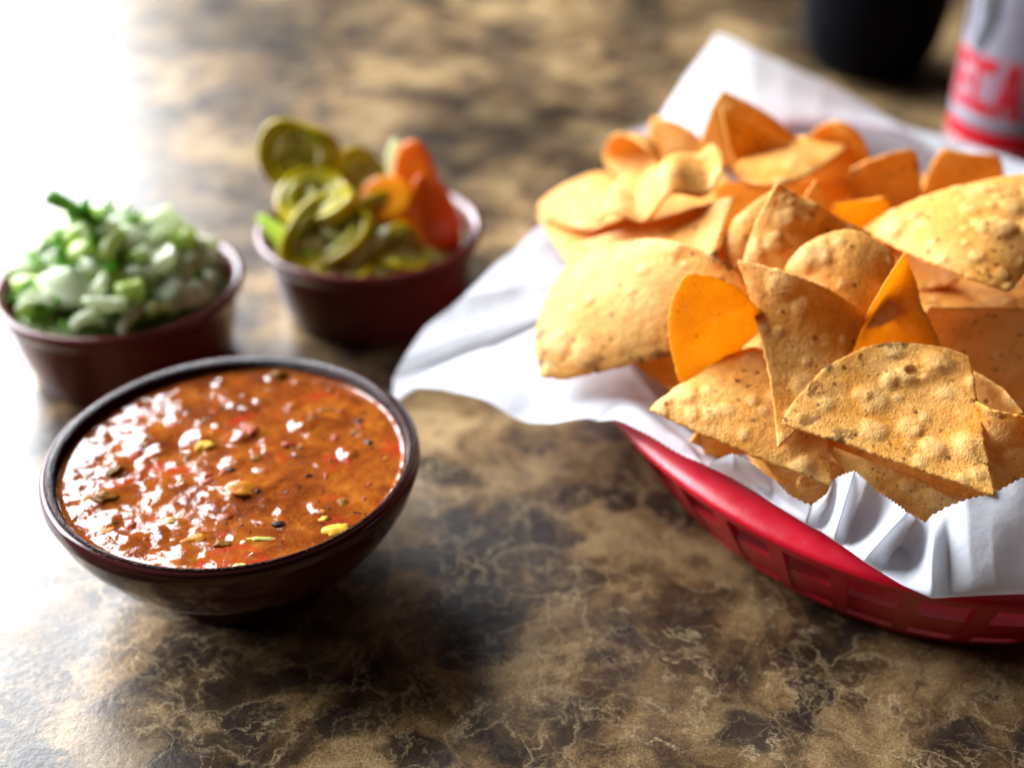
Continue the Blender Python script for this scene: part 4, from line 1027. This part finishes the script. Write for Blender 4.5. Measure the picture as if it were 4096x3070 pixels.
# ------------------------------------------------------------------ pickled peppers
def frame_to(n, spin=0):
    return Vector(n).normalized().to_track_quat('Z', 'Y').to_matrix().to_4x4() @ Matrix.Rotation(spin, 4, 'Z')
def ring_solid(ro, ri, h, seed, n=56, squash=1.0):
    prof = []
    for a in (0, .5, 1, 1.5, 2): pass
    prof = [(1, -.42), (1, .42), (.93, .5), (.1, .5), (0, .42), (0, -.42), (.1, -.5), (.93, -.5)]
    vs, fs, k_ = [], [], len(prof)
    for i in range(n):
        a = 2 * math.pi * i / n
        wob = 1 + .07 * math.sin(3 * a + seed) + .10 * math.sin(2 * a + 2 * seed) + .08 * noise.noise(Vector((math.cos(a), math.sin(a), seed)))
        for t, z in prof:
            r = (ri + (ro - ri) * t) * wob
            vs.append((r * math.cos(a), r * math.sin(a) * squash, z * h + .0020 * math.sin(2 * a + seed)))
    for i in range(n):
        for j in range(k_):
            b = (i + 1) % n
            fs.append((i * k_ + j, b * k_ + j, b * k_ + (j + 1) % k_, i * k_ + (j + 1) % k_))
    return vs, fs
def seed_mesh():
    bm = bmesh.new()
    bmesh.ops.create_icosphere(bm, subdivisions=2, radius=1)
    for v in bm.verts: v.co = Vector((v.co.x * .0019, v.co.y * .0015, v.co.z * .0006))
    me = bpy.data.meshes.new('seed')
    bm.to_mesh(me); bm.free()
    me.polygons.foreach_set('use_smooth', [True] * len(me.polygons))
    me.materials.append(M_SEED)
    return me
SEEDM = seed_mesh()
def pepper(label, loc, nrm, ro, seed, h=.005, squash=1.0, spin=0):
    root = empty('pepper_slice', loc)
    root.rotation_euler = frame_to(nrm, spin).to_euler()
    vs, fs = ring_solid(ro, ro * .80, h, seed, squash=squash)
    mesh('skin', vs, fs, M_JAL, root)
    vs, fs = ring_solid(ro * .795, ro * .52, h * .88, seed, squash=squash)
    flesh = mesh('flesh', vs, fs, M_JALF, root)
    vs, fs = lathe([(0, .0004), (ro * .5, .0004), (ro * .53, 0), (ro * .5, -.0006), (0, -.0006)], 32)
    mesh('membrane', [(v[0], v[1] * squash, v[2] - h * .15) for v in vs], fs, M_PITH, flesh)
    # three webs of pith meeting in the core
    rnd = random.Random(seed)
    for k in range(3):
        a = 2.09 * k + seed
        vs, fs = [], []
        for i in range(7):
            t = i / 6
            r = ro * .72 * t
            wd = .0017 * (1.5 - abs(t - .4) * 1.2)
            c = Vector((r * math.cos(a + .3 * t), r * math.sin(a + .3 * t) * squash, 0))
            s = Vector((-math.sin(a), math.cos(a), 0)) * wd
            for q in (c - s + Vector((0, 0, -h * .34)), c + s + Vector((0, 0, -h * .34)), c + s * .7 + Vector((0, 0, h * .34)), c - s * .7 + Vector((0, 0, h * .34))): vs.append(q)
        for i in range(6):
            for q in range(4): fs.append((i * 4 + q, i * 4 + (q + 1) % 4, i * 4 + 4 + (q + 1) % 4, i * 4 + 4 + q))
        fs += [(3, 2, 1, 0), (24, 25, 26, 27)]
        mesh('pith', vs, fs, M_PITH, flesh)
        for q in range(2):
            o = bpy.data.objects.new('seed', SEEDM)
            COL.objects.link(o); o.parent = flesh
            b = a + .5 + q * .6
            o.location = (ro * .42 * math.cos(b), ro * .42 * math.sin(b) * squash, h * rnd.uniform(-.2, .45))
            o.rotation_euler = (rnd.uniform(-.5, .5), rnd.uniform(-.5, .5), rnd.uniform(0, 3))
    tag(root, label, 'pepper slice', 'pickled pepper slices in the small bowl')
pepper('olive pepper ring standing upright at the bowl edge', (-.0900, .510, .0635), (.15, -.9, .25), .0160, 1.0, .007)
pepper('olive pepper slice lying tilted below the upright ring', (-.0800, .489, .0525), (-.15, -.35, .85), .0185, 2.2, .0075, .7)
pepper('dark hollowed pepper slice leaning toward the bowl rim', (-.0755, .474, .0445), (.05, -.62, .7), .0195, 3.1, .007, .75, .3)
pepper('dark olive pepper slice behind the others beside the white onion strip', (-.0660, .518, .0490), (.3, -.5, .6), .0140, 4.4, .006)
pepper('small pepper slice at the inside front of the bowl next to the carrots', (-.0455, .472, .0375), (.25, -.5, .75), .0125, 5.2, .005, .8)
pepper('pepper slice tucked between the amber carrot and the hollowed slice', (-.0560, .486, .0440), (.5, -.5, .6), .0120, 6.3, .005)
pepper('pale pepper slice flat in the brine at the front of the bowl', (-.0690, .466, .0330), (0, -.15, 1), .0120, 7.3, .004)

def slab(name, label, cat, loc, nrm, rx, ry, t, mat, spin=0, bend=0, group=None, core=None):
    root = empty(name, loc)
    root.rotation_euler = frame_to(nrm, spin).to_euler()
    n, rows = 48, [(0, .5), (.55, .5), (.9, .5), (.985, .40), (1, .2), (1, -.2), (.985, -.40), (.9, -.5), (.55, -.5), (0, -.5)]
    vs, fs = lathe(rows, n)
    out = []
    for v in vs:
        x, y = v[0] * rx, v[1] * ry
        wob = 1 + .04 * noise.noise(Vector((v[0] * 2, v[1] * 2, rx * 900)))
        out.append((x * wob, y * wob, v[2] * t + bend * x * x + bend * .6 * y * y))
    mesh('slice', out, fs, mat, root)
    if core:
        vs, fs = lathe([(0, .56), (.38, .55), (.44, .5), (.44, .3), (0, .3)], n)
        mesh('core', [(v[0] * rx, v[1] * ry, v[2] * t + bend * (v[0] * rx) ** 2) for v in vs], fs, core, root)
    tag(root, label, cat, group)
slab('carrot_slice', 'tall bright orange carrot slice standing up above the bowl', 'carrot', (-.0395, .500, .0500), (-.45, -.85, .15), .0105, .0235, .0040, M_CARROT, .1, 8, core=M_CARROT2)
slab('carrot_slice', 'deep red orange carrot slice leaning on the bowl wall', 'carrot', (-.0310, .493, .0430), (.25, -.9, .3), .0085, .0195, .0038, M_CARROT, .25, -6)
slab('carrot_slice', 'amber yellow carrot slice lying beside the tall orange one', 'carrot', (-.0520, .494, .0500), (-.1, -.55, .75), .0115, .0105, .005, M_CARROT2, 0, 5)
slab('onion_strip', 'white onion strip standing behind the carrot slices', 'onion', (-.0490, .511, .0580), (-.3, -.9, .1), .0042, .0120, .0022, M_ONION, 0, 12)
slab('onion_strip', 'pale onion strip lying diagonally across the pepper slices', 'onion', (-.0580, .470, .0400), (-.2, -.6, .8), .0022, .0115, .0018, M_ONION, -.55, 12)
slab('onion_strip', 'pale onion layer curved along the inside wall of the bowl', 'onion', (-.0900, .476, .0385), (.5, -.5, .7), .0045, .0180, .0022, M_ONION_G, .5, 15)
vs, fs = lathe([(0, .0300), (.036, .0300), (.0408, .0304), (.0385, .022), (.034, .0095), (0, .0085)], 80)
o = mesh('brine', vs, fs, M_BRINE)
o.location = (QX, QY, 0)
tag(o, 'olive green pickling brine around the pepper slices', 'brine')

# ------------------------------------------------------------------ can and tumbler
def build_can():
    c = (.256, .626, 0)
    root = empty('drink_can', c)
    m_sil = mat_simple('brushed_silver', (.15, .15, .19), (.20, .20, .24), 200, .38, 0, 0, 0)
    m_sil.node_tree.nodes['Principled BSDF'].inputs['Metallic'].default_value = .15
    m_red = mat_simple('red_print', (.34, .001, .007), (.40, .0015, .010), 100, .5, 0, spec=.25)
    m_wht = mat_simple('white_print', (.42, .36, .40), (.48, .42, .46), 100, .3, 0)
    m_blk = mat_simple('black_print', (.012, .012, .018), (.02, .02, .03), 100, .3, 0)
    m_pnk = mat_simple('pale_panel', (.22, .13, .17), (.26, .16, .20), 100, .3, 0)
    r = .033
    vs, fs = lathe([(0, .004), (.018, .004), (.0235, .0008), (.0250, .0004), (.0262, .0014), (.0305, .0065), (.0324, .0092), (r, .012), (r, .108), (.0318, .113), (.0278, .119), (.0272, .1205),
                    (.0266, .121), (.0258, .1195), (.0250, .117), (0, .117)], 96)
    mesh('can_body', vs, fs, m_sil, root)
    def patch(name, mat, pts, dr, par=None):
        """polygon in (angle in degrees, height mm) laid on the can"""
        bm = bmesh.new()
        f = bm.faces.new([bm.verts.new((a * .000576 , z * .001, 0)) for a, z in pts])
        bmesh.ops.triangulate(bm, faces=[f])
        for _ in range(3):
            le = [e for e in bm.edges if e.calc_length() > .0025]
            if not le: break
            bmesh.ops.subdivide_edges(bm, edges=le, cuts=1)
            bmesh.ops.triangulate(bm, faces=bm.faces[:])
        for v in bm.verts:
            a = R(v.co.x / .000576)
            v.co = Vector(((r + dr) * math.cos(a), (r + dr) * math.sin(a), v.co.y))
        bmesh.ops.recalc_face_normals(bm, faces=bm.faces[:])
        me = bpy.data.meshes.new(name)
        bm.to_mesh(me); bm.free()
        me.materials.append(mat)
        o = bpy.data.objects.new(name, me)
        COL.objects.link(o); o.parent = par or root
        return o
    def cylband(name, mat, z0, z1, dr):
        vs, fs = lathe([(r + dr, z0), (r + dr, z1)], 96)
        return mesh(name, vs, fs, mat, root)
    red_band = cylband('red_band', m_red, .0125, .0365, .00015)
    pale_band = cylband('pale_band', m_pnk, .0405, .0730, .00015)
    cylband('grey_line', mat_simple('grey_print', (.25, .30, .36), (.3, .35, .4), 90, .3, 0), .0405, .0418, .0003)
    # capital letters, the word set round the can
    def box(a0, a1, z0, z1): return [(a0, z0), (a1, z0), (a1, z1), (a0, z1)]
    def letter(ch, a, z0, z1, w_, s, mat, dr=.0004):
        h = z1 - z0
        st = {'T': [box(-w_, w_, z1 - s * 1.6, z1), box(-s * 1.1, s * 1.1, z0, z1 - s * 1.6)],
              'E': [box(-w_, -w_ + s * 2, z0, z1), box(-w_ + s * 2, w_, z1 - s * 1.6, z1), box(-w_ + s * 2, w_ * .7, z0 + h * .42, z0 + h * .42 + s * 1.5), box(-w_ + s * 2, w_, z0, z0 + s * 1.6)],
              'C': [box(-w_, -w_ + s * 2, z0 + s, z1 - s), box(-w_ + s * .6, w_, z1 - s * 1.9, z1), box(-w_ + s * .6, w_, z0, z0 + s * 1.9)],
              'A': [[(-w_, z0), (-w_ + s * 2.2, z0), (-w_ * .05, z1 - s * 1.2), (-w_ * .3, z1)], [(w_ - s * 2.2, z0), (w_, z0), (w_ * .5, z1), (-w_ * .3, z1), (-w_ * .05, z1 - s * 1.2)], box(-w_ * .5, w_ * .5, z0 + h * .26, z0 + h * .26 + s * 1.5)]}[ch]
        for k, p in enumerate(st):
            patch('letter', mat, [(a + x, z) for x, z in p], dr + .00006 * k, pale_band)
    for ch, a in zip('TECATE', (165, 189, 213, 237, 261, 285)):
        letter(ch, a, 44, 71, 10.8, 3.3, m_red)
    for k in range(22):
        a = 160 + k * 8.2
        patch('letter', m_wht, box(a, a + 3.6 + 1.2 * math.sin(k * 2.1), 17.5, 28), .0004, red_band)
    # dark bird shape above the letters
    patch('emblem', m_blk, [(193, 74), (203, 71), (212, 80), (217, 92), (215, 104), (202, 106), (195, 98), (199, 88)], .0003)
    patch('emblem', m_blk, [(178, 82), (184, 76), (186, 90), (184, 104), (177, 105)], .0003)
    tag(root, 'red and silver drink can with big red capitals behind the basket', 'can')
build_can()
def build_tumbler():
    root = empty('tumbler', (.223, .795, 0))
    root.scale = (1.1, 1.1, 1.1)
    m = mat_simple('black_plastic', (.0025, .0025, .004), (.004, .004, .006), 90, .60, .05, .0005, spec=.04)
    vs, fs = lathe(smooth_prof([(0, .001), (.020, .001), (.028, .003), (.0345, .012), (.0390, .028), (.0410, .05), (.0418, .085), (.0430, .135), (.0432, .137), (.0420, .1375), (.0408, .135), (.0395, .085), (.0385, .05), (.034, .018), (.02, .008), (0, .008)], 4), 96)
    mesh('cup', vs, fs, m, root)
    vs, fs = lathe([(0, .118), (.0400, .118), (.0392, .10), (.038, .05), (.033, .02), (0, .012)], 64)
    mesh('dark_drink', vs, fs, mat_simple('dark_drink', (.012, .006, .004), (.018, .009, .006), 60, .05, 0), root)
    tag(root, 'black round bottomed tumbler of dark drink at the back', 'tumbler')
build_tumbler()
